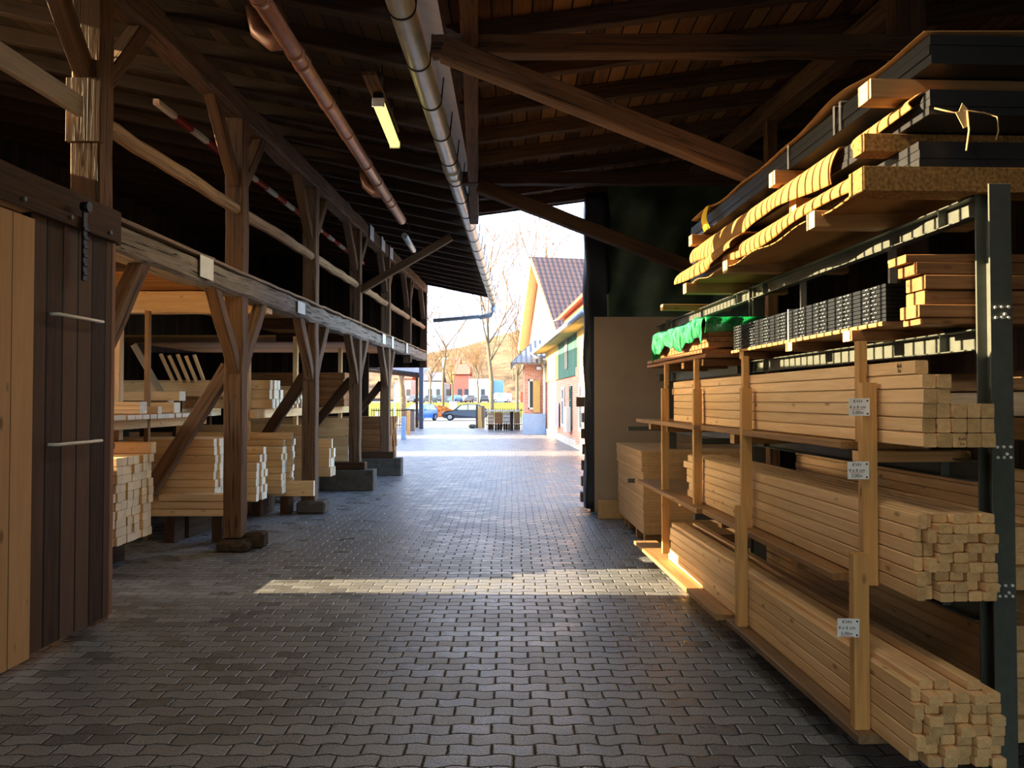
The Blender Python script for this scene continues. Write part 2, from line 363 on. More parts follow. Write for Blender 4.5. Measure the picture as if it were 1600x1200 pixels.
nm = ['beside the sliding door', 'standing alone just past the sliding door', 'second after the sliding door', 'on the nearer concrete block', 'on the farther concrete block',
      'next to last before the shed end', 'at the far end of the shed']
def brace(name, root, p0, p1, w_, h_, m, seed): return beam(name, p0, p1, w_, h_, [m], root, 0.01, 0.006, seed)
for k, s in enumerate(PS):
    low = k <= 4; z0 = [0.0, 0.14, 0.18, 0.52, 0.52, 2.62, 2.62][k]; m = M_oldwarm if k in (0, 1) else M_olddark if k > 4 else M_old
    r = empty('timber_post', LP(s, 0, z0), 'old oak timber post with slanting braces, ' + nm[k], 'post')
    beam('shaft', LP(s, 0, z0), LP(s, 0, 4.79), 0.2 if k else 0.22, 0.2, [m], r, 0.012, 0.006, k)
    for sg in (-1, 1):
        if not (k == 6 and sg > 0): brace('upper_brace', r, LP(s + sg * .08, 0, 4.05), LP(s + sg * .72, 0, 4.82), 0.12, 0.13, M_oldwarm if k < 3 else M_old, k * 2)
        if low and not (k == 0 and sg < 0): brace('lower_brace', r, LP(s + sg * .08, .02, 1.98), LP(s + sg * .70, .02, 2.84), 0.12, 0.14, M_oldwarm if (k == 1 and sg < 0) else M_old, k * 2 + 1)
    if 1 <= k <= 4: brace('strut', r, LP(s, -.08, 2.02), LP(s, -.95, .62 if k < 3 else .95), 0.13, 0.15, M_oldwarm if k == 1 else M_olddark, k)
r = [o for o in COL.objects if o.name.startswith('timber_post')][0]
beam('splice_plank', LP(5.62, .02, 3.55), LP(5.62, .02, 4.02), .26, .05, [M_oldwarm], r)
bm = bmesh.new(); rr = random.Random(8)
for (dx, dy, z, a, b, c) in ((.02, -.02, .06, .3, .4, .13), (.2, .1, .09, .22, .22, .18), (.12, -.14, .05, .2, .2, .1)):
    bx(bm, LP(8.54 + dy, dx, z), (a, b, c), 0, .03)
tag(obj('foundation_stone', bm, M_stone), 'dark rubble stone under the post just past the sliding door', 'stone')
bm = bmesh.new(); bx(bm, LP(PS[2], .06, .09), (.42, .4, .18), 0, .03)
tag(obj('foundation_stone', bm, M_concrete), 'low pale stone under the second post after the sliding door', 'stone')
for k, nme in ((3, 'nearer'), (4, 'farther')):
    bm = bmesh.new(); bx(bm, LP(PS[k], -.12, .19), (.98, .36, .38), 0, .012)
    r = obj('concrete_block', bm, M_concrete); tag(r, f'grey concrete footing block, the {nme} of two under the shed posts', 'footing')
    beam('sill_timber', LP(PS[k], -.62, .45), LP(PS[k], .2, .45), .26, .13, [M_olddark], r, .008)
o = beam('hewn_beam', LP(2, 0, 2.9), LP(22.45, 0, 2.9), .25, .235, [M_greybeam], None, .03, .02, 4); tag(o, 'long rough hewn beam carrying the loft edge along the left shed', 'beam')
o = beam('wall_plate', LP(-2, 0, 4.905), LP(22.5, 0, 4.905), .22, .25, [M_old], None, .02, .012, 9); tag(o, 'long upper timber plate under the left roof rafters', 'beam')
o = beam('pole_rail', LP(5.75, 0.02, 3.77), LP(22.4, 0.02, 3.77), .12, .12, [M_log], None, .036, .012, 12); tag(o, 'pale peeled pole running as a rail from post to post above the loft edge', 'rail')
o = beam('rail_board', LP(3.2, .02, 3.79), LP(5.56, .02, 3.79), .05, .15, [M_pale]); tag(o, 'pale flat board ending at the first post in the upper left corner', 'board')
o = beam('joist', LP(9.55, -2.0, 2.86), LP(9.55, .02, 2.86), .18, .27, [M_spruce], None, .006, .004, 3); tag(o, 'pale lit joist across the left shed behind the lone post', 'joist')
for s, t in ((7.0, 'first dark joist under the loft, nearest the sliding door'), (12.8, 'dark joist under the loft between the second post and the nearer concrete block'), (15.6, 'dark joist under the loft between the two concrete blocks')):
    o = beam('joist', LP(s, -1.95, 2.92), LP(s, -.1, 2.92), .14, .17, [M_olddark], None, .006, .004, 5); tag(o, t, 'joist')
# diagonal strut holding up the overhanging eave, seen against the soffit
o = beam('eave_strut', LP(PS[3], .06, 3.66), Vector((-1.12, PS[3], 4.66)), .13, .13, [M_oldwarm], None, .008, .004, 2); tag(o, 'long slanting timber strut from the left shed up to its overhanging eave', 'strut')
# striped barrier pole lying in the loft
bm = bmesh.new(); n = 23
k = NT('striped_barrier_paint', 0.5, 0.3); sp = k.n('SeparateXYZ'); k.l(k.coords((1, 1, 1), rnd=False), sp.inputs[0])
st = k.math('LESS_THAN', k.math('FRACT', k.math('DIVIDE', sp.outputs[1], 0.86)), 0.5); k.col(k.mix(st, S(150, 40, 30), S(214, 204, 180)))
o = beam('barrier_pole', LP(8.38, -.84, 4.93), LP(18.4, -.84, 4.93), .07, .07, [k.m], None, .012); tag(o, 'red and white striped barrier pole stored up in the left loft', 'barrier pole')
o = beam('barrier_pole', LP(3.4, -.84, 4.93), LP(5.35, -.84, 4.93), .06, .05, [M_pale], None, .012); tag(o, 'pale thin pole under the roof in the top left corner', 'pole')
# notices on the beams
for n_, (s, z, hh, ww, lab) in enumerate(((7.42, 2.93, .21, .297, 'largest white blank notice, on the hewn beam nearest the sliding door'), (10.4, 2.9, .16, .3, 'small white notice on the hewn beam before the second post'),
        (16.0, 2.92, .2, .3, 'white notice on the hewn beam between the two concrete blocks'), (16.95, 2.92, .26, .22, 'white notice on the hewn beam at the farther concrete block'), (18.8, 2.92, .24, .22, 'farthest white notice on the hewn beam'))):
    o = obj('notice', box((-.002, -ww / 2, -hh / 2), (.002, ww / 2, hh / 2)), M_white, None, Matrix.Translation(LP(s, .150, z)) @ Matrix.Rotation(-.034 + .02 * math.sin(n_ * 5), 4, 'Z')); tag(o, lab, 'notice')
for n_, (s, lab) in enumerate(((14.9, 'nearest of three white notices high on the upper plate'), (16.0, 'middle one of three white notices high on the upper plate'), (16.9, 'farthest of three white notices high on the upper plate'))):
    o = obj('notice', box((-.002, -.17, -.14), (.002, .17, .14)), M_white, None, Matrix.Translation(LP(s, .126, 4.9)) @ Matrix.Rotation(-.034, 4, 'Z')); tag(o, lab, 'notice')
# ---------------------------------------------------------------- sliding door
DO = .22
door = empty('sliding_door', LP(4.7, DO, .1), 'dark weathered plank sliding door with two white bar handles', 'door')
mdoor = planks('dark_door_boards', (S(52, 40, 34), S(84, 66, 56), S(104, 84, 72)), 0.165, 'Y', 0.75)
obj('panel', box((-.03, 0, 0), (.02, .90, 2.72)), mdoor, door, frame(LP(4.70, DO, .09), LDIR))
beam('edge_trim', LP(5.625, DO - .005, .09), LP(5.625, DO - .005, 2.8), .06, .05, [M_pinkedge], door)
for z in (2.2, 1.365):
    bm = bmesh.new(); a, b = LP(4.90, DO + .075, z), LP(5.40, DO + .075, z)
    tube(bm, [a - LPERP * .055, a, b, b - LPERP * .055], .011, 10); h = obj('handle', bm, M_whitepaint, door); h['label'] = 'white painted bar handle'
bm = bmesh.new(); c = LP(5.665, DO, 1.31)
tube(bm, [c + Vector((math.cos(t) * .0, math.cos(t) * .03, math.sin(t) * .03)) for t in [i * math.pi / 6 for i in range(13)]], .007, 6); obj('ring', bm, M_iron, door)
o = struct('door_1', box((-.03, -3, 0), (.02, 0, 2.68)), planks('pale_door_boards', (S(178, 142, 102), S(198, 162, 120), S(208, 174, 132)), 0.2, 'Y', 0.7, gap=.02, knots=.8), frame(LP(4.70, DO + .03, .08), LDIR))
trk = empty('door_track', LP(3, DO, 2.9), 'dark plank door track with bolts above the sliding door', 'door track')
beam('track_plank', LP(1.8, DO - .01, 2.93), LP(5.74, DO - .01, 2.93), .05, .25, [M_olddark], trk, .004, .003, 1)
beam('rail', LP(1.8, DO + .045, 2.84), LP(5.6, DO + .045, 2.84), .05, .08, [M_olddark], trk, .004)
for i in range(4):
    bm = bmesh.new(); tube(bm, [LP(4.1 + i * .46, DO + .06, 2.85), LP(4.1 + i * .46, DO + .085, 2.85)], .014, 8); obj('bolt', bm, M_steel, trk)
st = empty('hanging_strap', LP(5.15, DO + .1, 2.95), 'black notched iron hanger strap on the dark sliding door', 'strap')
bm = bmesh.new(); bx(bm, LP(5.15, DO + .085, 2.7), (.016, .05, .5), 0, .004)
for i in range(6): bx(bm, LP(5.15, DO + .096, 2.50 + i * .06), (.012, .06, .022), 0, .002)
obj('bar', bm, M_iron, st)
bm = bmesh.new(); tube(bm, [LP(5.15, DO + .07, 2.95), LP(5.15, DO + .12, 2.95)], .036, 14); obj('roller', bm, M_iron, st)
# ---------------------------------------------------------------- gutter, pipes, lamp
def gp(s, dx=0, z=4.47): return Vector((gx(s) + dx, s, z - .0)) 
gut = empty('gutter', gp(2), 'long round galvanised gutter pipe along the left eave', 'gutter')
bm = bmesh.new(); tube(bm, [gp(s) for s in (1.0, 6, 12, 18, 22.7)], .1, 20); obj('pipe', bm, M_galv, gut)
s = 2.0
while s < 22.6:
    bm = bmesh.new(); tube(bm, [gp(s - .012), gp(s + .012)], .106, 20); tube(bm, [gp(s, .1), gp(s, .12, 4.68)], .008, 6); obj('bracket', bm, M_iron, gut); s += .86
bm = bmesh.new(); tube(bm, [gp(9.2), gp(9.32)], .112, 20); tube(bm, [gp(9.5), gp(9.56)], .11, 20); obj('joint_sleeve', bm, M_galv, gut)
bm = bmesh.new(); prism(bm, [(-1.02, -6.9, 4.84), (-.42, -6.9, 4.78), (-.42, 11.8, 4.78), (-.80, 11.8, 4.84)], (0, 0, 0), (0, 0, .012)); obj('valley_flashing', bm, M_zinc, gut)
dp = empty('downpipe', gp(22.2), 'grey blue drain pipe from the gutter end across to the shed corner', 'downpipe')
bm = bmesh.new(); e = gp(22.25); pts = [e + Vector((0, 0, -.06)), e + Vector((0, 0, -.22)), e + Vector((-.08, .05, -.33)), e + Vector((-.3, .1, -.38)), LP(22.4, .3, 3.97)]
tube(bm, pts, .06, 12); obj('pipe', bm, M_zinc, dp)
bm = bmesh.new(); tube(bm, [e + Vector((0, 0, -.08)), e + Vector((0, 0, -.24)), e + Vector((-.09, .05, -.345)), e + Vector((-.42, .11, -.41))], .075, 12); obj('elbow', bm, M_zinc, dp)
bp = empty('hanging_pipe', (-1.74, 6, 4.46), 'brown copper coloured pipe hung under the left roof', 'pipe')
def bpp(s): return Vector((-1.79 + .0055 * s, s, 4.46))
bm = bmesh.new(); tube(bm, [bpp(3.5), bpp(6), bpp(9), bpp(11.95)], .07, 16); obj('tube', bm, M_copper, bp)
for s in (5.3, 6.15, 6.35, 7.2, 8.05, 9.1, 9.8, 10.6, 10.9):
    bm = bmesh.new(); tube(bm, [bpp(s - .03), bpp(s + .03)], .077, 16); obj('joint_collar', bm, M_copper, bp)
for s in (5.95, 10.35):
    bm = bmesh.new(); p = bpp(s); tube(bm, [p, p + Vector((-.14, .08, .02)), p + Vector((-.26, .1, .12)), p + Vector((-.3, .1, .32))], .065, 14); obj('branch_elbow', bm, M_copper, bp)
for s in (4.2, 7.7, 11.2): bm = bmesh.new(); q = bpp(s); tube(bm, [q, Vector((q.x, q.y, zr(q.x - lx(q.y)) + .17))], .008, 6); obj('hanger_rod', bm, M_iron, bp)
o = empty('hanging_pipe', (-1.72, 13, 4.5), 'short grey pipe end hung under the roof beyond the brown pipe', 'pipe')
bm = bmesh.new(); tube(bm, [W(632, 368, 12.6), W(646, 391, 13.6)], .05, 12); obj('tube', bm, M_galv, o)
q = W(639, 380, 13.1); bm = bmesh.new(); tube(bm, [q, Vector((q.x, q.y, zr(q.x - lx(q.y)) + .17))], .008, 6); obj('hanger_rod', bm, M_iron, o)
def lamp_light(p, e_, name='lamp_light', col_=(1.0, .80, .45), size=(1.3, .12)):
    d = bpy.data.lights.new(name, 'AREA'); d.shape = 'RECTANGLE'; d.size, d.size_y = size[0], size[1]; d.energy = e_; d.color = col_
    o = bpy.data.objects.new(name, d); COL.objects.link(o); o.location = p; o.rotation_euler = (0, 0, math.pi / 2); return o
LG = emis('lamp_glow', (1.0, .86, .22, 1), 1.6)
def strip_lamp(p0, p1, lab, e_, c_=(1.0, .80, .45), zt=None):
    lamp = empty('strip_lamp', (p0 + p1) / 2 + Vector((0, 0, .1)), lab, 'lamp')
    beam('backing_board', p0 + Vector((-.02, -.35, .11)), p1 + Vector((0, -.1, .11)), .12, .03, [M_oldwarm], lamp)
    beam('housing', p0 + Vector((0, 0, .06)), p1 + Vector((0, 0, .06)), .09, .05, [M_iron], lamp)
    beam('tube_cover', p0, p1, .10, .055, [LG], lamp, .012)
    for q in (p0, p1): bm = bmesh.new(); bx(bm, q, (.11, .02, .08), 0, .004); obj('end_cap', bm, M_whitepaint, lamp)
    for q in (p0 * .8 + p1 * .2, p0 * .2 + p1 * .8): bm = bmesh.new(); tube(bm, [q + Vector((0, 0, .1)), Vector((q.x, q.y, zt or zr(q.x - lx(q.y)) + .17))], .008, 6); obj('hanger_rod', bm, M_iron, lamp)
    lamp_light((p0 + p1) / 2 + Vector((0, 0, -.06)), e_, 'lamp_light', c_)
strip_lamp(W(591, 160, 6.75), W(617, 226, 8.0), 'glowing yellow fluorescent strip lamp under the left roof', 30)
strip_lamp(Vector((.45, 1.4, 4.4)), Vector((.45, 2.7, 4.4)), 'unseen fill strip lamp added under the right roof, above the camera', 30, (1.0, .86, .66), 4.8)  # added out of frame to fill the rack and timber sides
strip_lamp(Vector((-1.25, -3.0, 4.42)), Vector((-1.25, -1.7, 4.42)), 'unseen fill strip lamp added under the left roof, behind the camera', 30, (1.0, .82, .58))  # second added fill lamp, out of frame behind the camera
# ---------------------------------------------------------------- right roof and its timber frame
def zq(x): return 4.5 + .135 * (x + .5)
bm = bmesh.new(); A = []
for y in (-6.95, 11.85):
    for x in (-.56, 6.8):
        for dz in (0.16, 0.21): A.append(bm.verts.new((x, y, zq(x) + dz)))
for f in ((0, 1, 3, 2), (4, 6, 7, 5), (0, 2, 6, 4), (1, 5, 7, 3), (0, 4, 5, 1), (2, 3, 7, 6)): bm.faces.new([A[i] for i in f])
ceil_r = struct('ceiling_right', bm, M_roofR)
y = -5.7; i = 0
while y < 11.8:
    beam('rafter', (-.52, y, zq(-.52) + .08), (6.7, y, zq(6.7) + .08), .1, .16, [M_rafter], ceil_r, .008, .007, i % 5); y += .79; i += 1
beam('fascia_board', (-.56, 11.83, zq(-.56) + .1), (6.7, 11.83, zq(6.7) + .1), .03, .2, [M_olddark], ceil_r)
struct('wall_right', box((6.6, -7, 0), (6.7, 11.8, 5.6)), M_wallb)
o = beam('eave_beam', RP(1.5, -.07, 4.43), RP(11.8, -.07, 4.43), .13, .14, [M_oldwarm], None, .008, .004, 3); tag(o, 'timber eave beam under the low edge of the right roof beside the gutter', 'beam')
o = beam('tie_beam', (-.62, 5.9, 4.385), (6.5, 5.9, 4.385), .14, .15, [M_oldwarm], None, .008, .006, 6); tag(o, 'nearer long cross beam under the right roof', 'beam')
o = beam('tie_beam', (-.62, 9.6, 4.43), (6.5, 9.6, 4.43), .14, .15, [M_olddark], None, .008, .006, 7); tag(o, 'farther long cross beam under the right roof', 'beam')
o = beam('frame_strut', W(693, 78, 5.72), W(1185, 272, 5.72), .14, .16, [M_oldwarm], None, .008, .003, 8); tag(o, 'nearer long slanting strut from the eave beam down to the right rack', 'strut')
o = beam('frame_strut', W(748, 291, 9.45), W(1150, 446, 9.45), .14, .16, [M_olddark], None, .008, .003, 3); tag(o, 'farther slanting strut crossing the sky and the green tarpaulin', 'strut')
for (p, t) in (((3.08, 5.95), 'dark timber post above the stacked black panels in the upper right'), ((2.88, 8.5), 'thin timber post behind the rack, under the right purlin')):
    o = beam('timber_post', (p[0], p[1], 0), (p[0], p[1], zq(p[0]) - .18), .22 if p[1] < 7 else .12, .2 if p[1] < 7 else .12, [M_oldwarm], None, .008, .004, 2); tag(o, t, 'post')
o = beam('purlin', (3.2, 5.5, 4.84), (2.62, 10.9, 4.84), .2, .2, [M_oldwarm], None, .008, .006, 5); tag(o, 'thick timber purlin under the right roof behind the rack', 'beam')
bm = bmesh.new()
bx(bm, (-5.6, -6.9, 3.2), (8.2, .1, 6.4)); bx(bm, (4.85, -6.9, 3.0), (3.7, .1, 6.0)); bx(bm, (.75, -6.9, 4.1), (4.6, .1, 2.2)); struct('wall_back', bm, M_wallx)  # unseen rear wall, added to cut the light from behind
# end of the right shed: wrapped corner, tarpaulin, sheet board
struct('wall_end_right', box((3.6, 11.45, 0), (6.6, 11.5, 5.4)), M_wallx)
kt = NT('dark_green_tarpaulin', 0.55, 0.35); v = kt.coords(); f = kt.noise(v, 3, 4); kt.col(kt.ramp(f, [(.3, S(44, 58, 47)), (.7, S(76, 94, 75))])); kt.bump(kt.noise(v, 25, 4), .25, .01)
def tf(u, v_):
    x = 1.40 + u * 2.4; z = 2.80 + v_ * (zq(x) + .14 - 2.80)
    return (x, 11.36 + .05 * math.sin(x * 5 + z * 1.6) + .03 * math.sin(x * 11 - z * 4) + .02 * math.sin(z * 7 + x * 2), z)
o = sheet(tf, 60, 40, .006, kt.m, 'tarpaulin'); tag(o, 'dark green tarpaulin hung across the shed end above the sheet board', 'tarpaulin')
def tp(u, v_):
    a = u * 2 * math.pi; rr_ = .19 + .012 * math.sin(v_ * 30 + a * 2) + .01 * math.sin(a * 5 + v_ * 9)
    return (1.275 + rr_ * math.copysign(abs(math.cos(a)) ** .5, math.cos(a)), 11.5 + .8 * rr_ * math.copysign(abs(math.sin(a)) ** .5, math.sin(a)), v_ * 4.68 + .05)
cp = empty('corner_post', (1.27, 11.5, 0), 'corner post wrapped in dark sheeting at the end of the right shed', 'post')
beam('core', (1.275, 11.5, 0), (1.275, 11.5, 4.72), .2, .2, [M_olddark], cp)
sheet(tp, 32, 40, .006, plain('blue_black_sheeting', S(30, 32, 40), .5, .4, 0, .1, 4), 'wrapping', cp)
o = obj('sheet_board', box((1.20, 11.16, .03), (3.7, 11.2, 2.86)), M_board); tag(o, 'tall grey brown sheet board standing below the green tarpaulin', 'board')
rr = random.Random(5)
for i in range(7):
    z = .08 + i * .245
    o = beam('weathered_beam', (1.0 + rr.uniform(0, .1), 11.95, z + .07), (2.1, 11.95, z + .07), .16, .15, [M_weathered], None, .01, .004, i % 3); tag(o, f'short weathered beam, {ordn(i + 1)} from the ground, stacked behind the sheet board', 'beam', 'weathered beams stacked behind the sheet board')
    if i < 6:
        for x in (1.3, 1.9): tag(obj('spacer_block', box((x, 11.86, z + .145), (x + .09, 12.02, z + .245)), M_pine), f'small pine spacer on the {ordn(i + 1)} weathered beam from the ground', 'spacer', 'spacers between weathered beams')
# ---------------------------------------------------------------- right rack: steel frame
rack = empty('cantilever_rack', RP(3.4, 2.29, 0), 'grey steel storage rack of posts and long rails along the right side', 'rack')
CA = 2.285                                                  # rack line of the column centres
CS = [3.40, 6.30, 9.12]
def h_section(bm, s, a, z0, z1, w_=.1, d_=.1, t=.009):
    m = frame(RP(s, a, 0), RDIR)
    for c, sz in (((0, -d_ / 2 + t / 2, (z0 + z1) / 2), (w_, t, z1 - z0)), ((0, d_ / 2 - t / 2, (z0 + z1) / 2), (w_, t, z1 - z0)), ((0, 0, (z0 + z1) / 2), (t, d_ - t, z1 - z0))): bx(bm, c, sz, 0, .0015, m)
for k, s in enumerate(CS):
    bm = bmesh.new(); h_section(bm, s, CA, 0, 2.60); c = obj('column', bm, M_steel, rack)
    bm = bmesh.new(); m = frame(RP(s, CA, 0), RDIR); bx(bm, (0, 0, .006), (.2, .2, .012), 0, .001, m); obj('foot_plate', bm, M_steel, c)
    if k == 0:
        for z in (2.03, 1.42, .82):
            bm = bmesh.new()
            for i, (dx, dz) in enumerate(((-.028, .025), (0, .026), (.03, .026), (-.026, -.02), (.0, -.02), (.014, -.005), (.03, -.02))): tube(bm, [RP(s - .05, CA + dx, z + dz), RP(s - .056, CA + dx, z + dz)], .0065, 8)
            b = obj('bolt_heads', bm, M_whitepaint, c)
for lv, z in enumerate((.71, 1.33, 1.92, 2.52)):
    for k in range(3):
        s0, s1 = (CS[k] + .05, CS[k + 1] - .05) if k < 2 else (9.17, 9.6)
        bm = bmesh.new(); L_ = s1 - s0; m = frame(RP(s0, CA - .02, z), RDIR)
        bx(bm, (0, L_ / 2, 0), (.006, L_, .096), 0, 0, m)
        for q in (-.045, .045): bx(bm, (-.026, L_ / 2, q), (.05, L_, .006), 0, .001, m)
        for q in (.25, L_ - .25): bx(bm, (-.022, q, 0), (.042, .006, .09), 0, 0, m)
        obj('rail', bm, M_steel, rack)
    for s in CS:                                            # arms toward the aisle under the bundles
        if s > 4 and lv < 2:
            bm = bmesh.new(); m = frame(RP(s, CA, z - .02), RDIR); bx(bm, (-.28, .06, 0), (.46, .03, .05), 0, .002, m); obj('arm', bm, M_steel, rack)
TB = {}
def timber(name, s0, L_, a, z, w_, h_, mats, label, group, cat='timber', jit=0.0):
    """a batten along the rack line: near end at s0, left edge at rack offset a, underside at z"""
    L_ = round(L_ * 20) / 20
    o = obj(name, beam_mesh(L_, w_ - .0032, h_ - .002, mats, .004), mats, None, frame(RP(s0, a + w_ / 2, z + h_ / 2), RDIR))
    if jit: o.matrix_local = o.matrix_local @ Matrix.Rotation(R.uniform(-jit, jit), 4, 'Z')
    return tag(o, label, cat, group)
PM = [M_pine, M_pine_end]; E = .0012
# upper bundle, square 6 x 6
a0, w_ = 1.848, .0615; hts = [6, 5, 3, 3, 3]
for c in range(5):
    for r_ in range(hts[c]):
        s0 = 3.20 + R.uniform(-.008, .008) + (.06 if r_ >= 5 else 0); L_ = 4.12 + R.uniform(-.1, .05)
        if r_ >= 3 and c < 2: s0 -= .0
        ch = timber('square_timber', s0, L_, a0 + c * w_, 1.452 + r_ * w_, .0595, .0603, PM, f'square pine timber, {ordn(r_ + 1)} layer up, {ordn(c + 1)} from the aisle, upper bundle on right rack', 'square timbers in the upper bundle')
        if (c, r_) == (0, 5): TOP66 = ch
        if (c, r_) == (2, 0): END66 = ch
def lettering(name, txt, size, M, mat, parent, shear=.12, align='CENTER'):
    cu = bpy.data.curves.new(name, 'FONT'); cu.body = txt; cu.size = size; cu.shear = shear; cu.align_x = align; cu.align_y = 'CENTER'; cu.extrude = .0003; cu.space_line = .95
    t = bpy.data.objects.new(name, cu); COL.objects.link(t); me = bpy.data.meshes.new_from_object(t); COL.objects.unlink(t); bpy.data.objects.remove(t)
    me.materials.clear(); me.materials.append(mat)
    return place(bpy.data.objects.new(name, me), parent, M)
def facing(p, nx, up=Vector((0, 0, 1))):                     # text plane at p with outward normal nx
    nx = Vector(nx).normalized(); x = up.cross(nx).normalized(); y = nx.cross(x); m = Matrix.Identity(4)
    for i in range(3): m[i][0] = x[i]; m[i][1] = y[i]; m[i][2] = nx[i]; m[i][3] = p[i]
    return m
lettering('pencil_note', '6x6', .026, facing(RP(3.37, a0 - .002, 1.452 + 5.66 * w_), -RPERP), M_ink, TOP66)
lettering('pencil_note', '5m', .022, facing(RP(3.37, a0 - .002, 1.452 + 5.28 * w_), -RPERP), M_ink, TOP66)
lettering('pencil_note', '6x6', .022, facing(RP(3.185, a0 + 2.5 * w_, 1.452 + .6 * w_), -RDIR), M_ink, END66)
lettering('pencil_note', '5m', .018, facing(RP(3.185, a0 + 2.5 * w_, 1.452 + .25 * w_), -RDIR), M_ink, END66)
# middle bundle: two columns on edge, then four flat columns
a0, z0 = 1.840, .805
for c in range(2):
    for r_ in range(6):
        timber('pine_batten', 3.26 + R.uniform(-.03, .015), 3.6 + R.uniform(-.1, .05), a0 + c * .043, z0 + r_ * .0608, .0405, .0596, PM, f'upright pine batten, {ordn(r_ + 1)} layer up, {ordn(c + 1)} from the aisle, middle bundle on right rack', 'pine battens in the middle bundle')
for c in range(4):
    for r_ in range(9):
        timber('pine_batten', 3.25 + R.uniform(-.03, .02), 3.6 + R.uniform(-.1, .05), a0 + .087 + c * .0635, z0 + r_ * .0406, .0605, .0396, PM, f'flat pine batten, {ordn(r_ + 1)} layer up, {ordn(c + 3)} from the aisle, middle bundle on right rack', 'pine battens in the middle bundle')
# bottom bundle
a0, z0 = 1.722, .205
for r_ in range(5):
    timber('pine_batten', 3.08 + R.uniform(-.03, .03), 3.95 + R.uniform(-.1, .04), a0, z0 + r_ * .0608, .0405, .0596, PM, f'upright pine batten, {ordn(r_ + 1)} layer up, nearest the aisle, bottom bundle on right rack', 'pine battens in the bottom bundle')
for c, n in enumerate((8, 8, 7, 8, 7)):
    for r_ in range(n):
        timber('pine_batten', 3.06 + R.uniform(-.025, .02) + (.05 if r_ == 7 else 0), 3.95 + R.uniform(-.1, .04), a0 + .0435 + c * .0625, z0 + r_ * .0406, .0595, .0396, PM, f'flat pine batten, {ordn(r_ + 1)} layer up, {ordn(c + 2)} from the aisle, bottom bundle on right rack', 'pine battens in the bottom bundle')
# stacks behind the bundles, left faces seen between them
def backstack(s0, L_, a, z, rows, w_, h_, cols, where, mats=PM):
    for c in range(cols):
        for r_ in range(rows):
            timber('pine_plank', s0 + R.uniform(-.03, .03), L_ + R.uniform(-.05, .05), a + c * (w_ + .006), z + r_ * (h_ + .0012), w_, h_, mats, f'pine plank, {ordn(r_ + 1)} layer up, {where}', 'planks stacked ' + where, 'plank')
backstack(3.5, 3.3, 2.40, .10, 9, .14, .058, 1, 'stack behind the bottom bundle')
backstack(3.5, 3.4, 2.40, .78, 5, .14, .058, 1, 'stack behind the middle bundle')
backstack(7.0, 2.0, 2.40, .40, 6, .14, .05, 1, 'far stack behind the bottom bundle')
def sidestack(s0, a, z, rows, w_, h_, cols, where, mats=PM, L_=3.0):
    for c in range(cols):
        for r_ in range(rows):
            timber('square_timber', s0 + R.uniform(-.02, .02), L_, a + c * (w_ + .003), z + r_ * (h_ + .0012), w_, h_, mats, f'pine timber, {ordn(r_ + 1)} layer up, {where}', 'timbers ' + where)
sidestack(3.36, 2.62, .2, 11, .07, .045, 1, 'lower stack right of the steel column')
sidestack(3.36, 2.62, .86, 8, .07, .055, 1, 'middle stack right of the steel column')
for i, (z, h_, m_) in enumerate(((1.455, .11, M_plank), (1.57, .12, M_pale), (1.695, .1, M_weathered))):
    timber('wrapped_timber', 3.4, 2.6, 2.62, z, .12, h_, [m_, m_], f'film wrapped timber, {ordn(i + 1)} up, right of the steel column on the third shelf', 'wrapped timbers right of the column')
# shelf boards and bearers
def board(name, s0, s1, a, w_, z, th, m_, label, cat='board', bev=.004):
    o = beam(name, RP(s0, a + w_ / 2, z + th / 2), RP(s1, a + w_ / 2, z + th / 2), w_, th, [m_], None, bev); return tag(o, label, cat)
board('shelf_board', 3.35, 5.12, 1.64, .22, .165, .038, M_weathered, 'weathered plank on the ground under the near end of the bottom bundle')
board('shelf_board', 5.22, 7.95, 1.60, .24, .165, .036, M_plank, 'long plank under the far end of the bottom bundle')
board('shelf_board', 3.8, 6.0, 1.74, .44, .765, .036, M_plank, 'plank shelf under the near half of the middle bundle')
board('shelf_board', 6.02, 8.25, 1.70, .46, .765, .036, M_plank, 'plank shelf under the far end of the middle bundle')
board('shelf_board', 3.75, 6.1, 1.76, .44, 1.412, .036, M_plank, 'plank shelf under the near half of the upper bundle')
board('shelf_board', 6.12, 8.35, 1.71, .46, 1.412, .036, M_plank, 'plank shelf under the far end of the upper bundle')
def bearer(s, a, z, L_, w_, h_, m_, label, mats=None):
    o = beam('bearer', RP(s, a, z + h_ / 2), RP(s, a, z + h_ / 2) + RPERP * L_, w_, h_, [m_, M_pine_end if m_ is not M_chip else M_chip], None, .003, .0, int(s * 10)); return tag(o, label, 'bearer')
for i, s in enumerate((3.9, 5.6, 6.9)): bearer(s, 1.84, .0, .7, .1, .163, M_plank, f'timber bearer on the paving under the bottom bundle, {ordn(i + 1)} from the camera')
for i, s in enumerate((3.62, 5.4, 7.3, 8.0)): bearer(s, 1.78, 1.345 if i else 1.36, .52, .09, .065 if i else .05, M_plank, f'timber bearer under the upper bundle, {ordn(i + 1)} from the camera')
for i, s in enumerate((4.4, 5.75, 6.9)): bearer(s, 1.80, .70, .44, .09, .063, M_plank, f'timber bearer under the middle bundle, {ordn(i + 1)} from the camera')
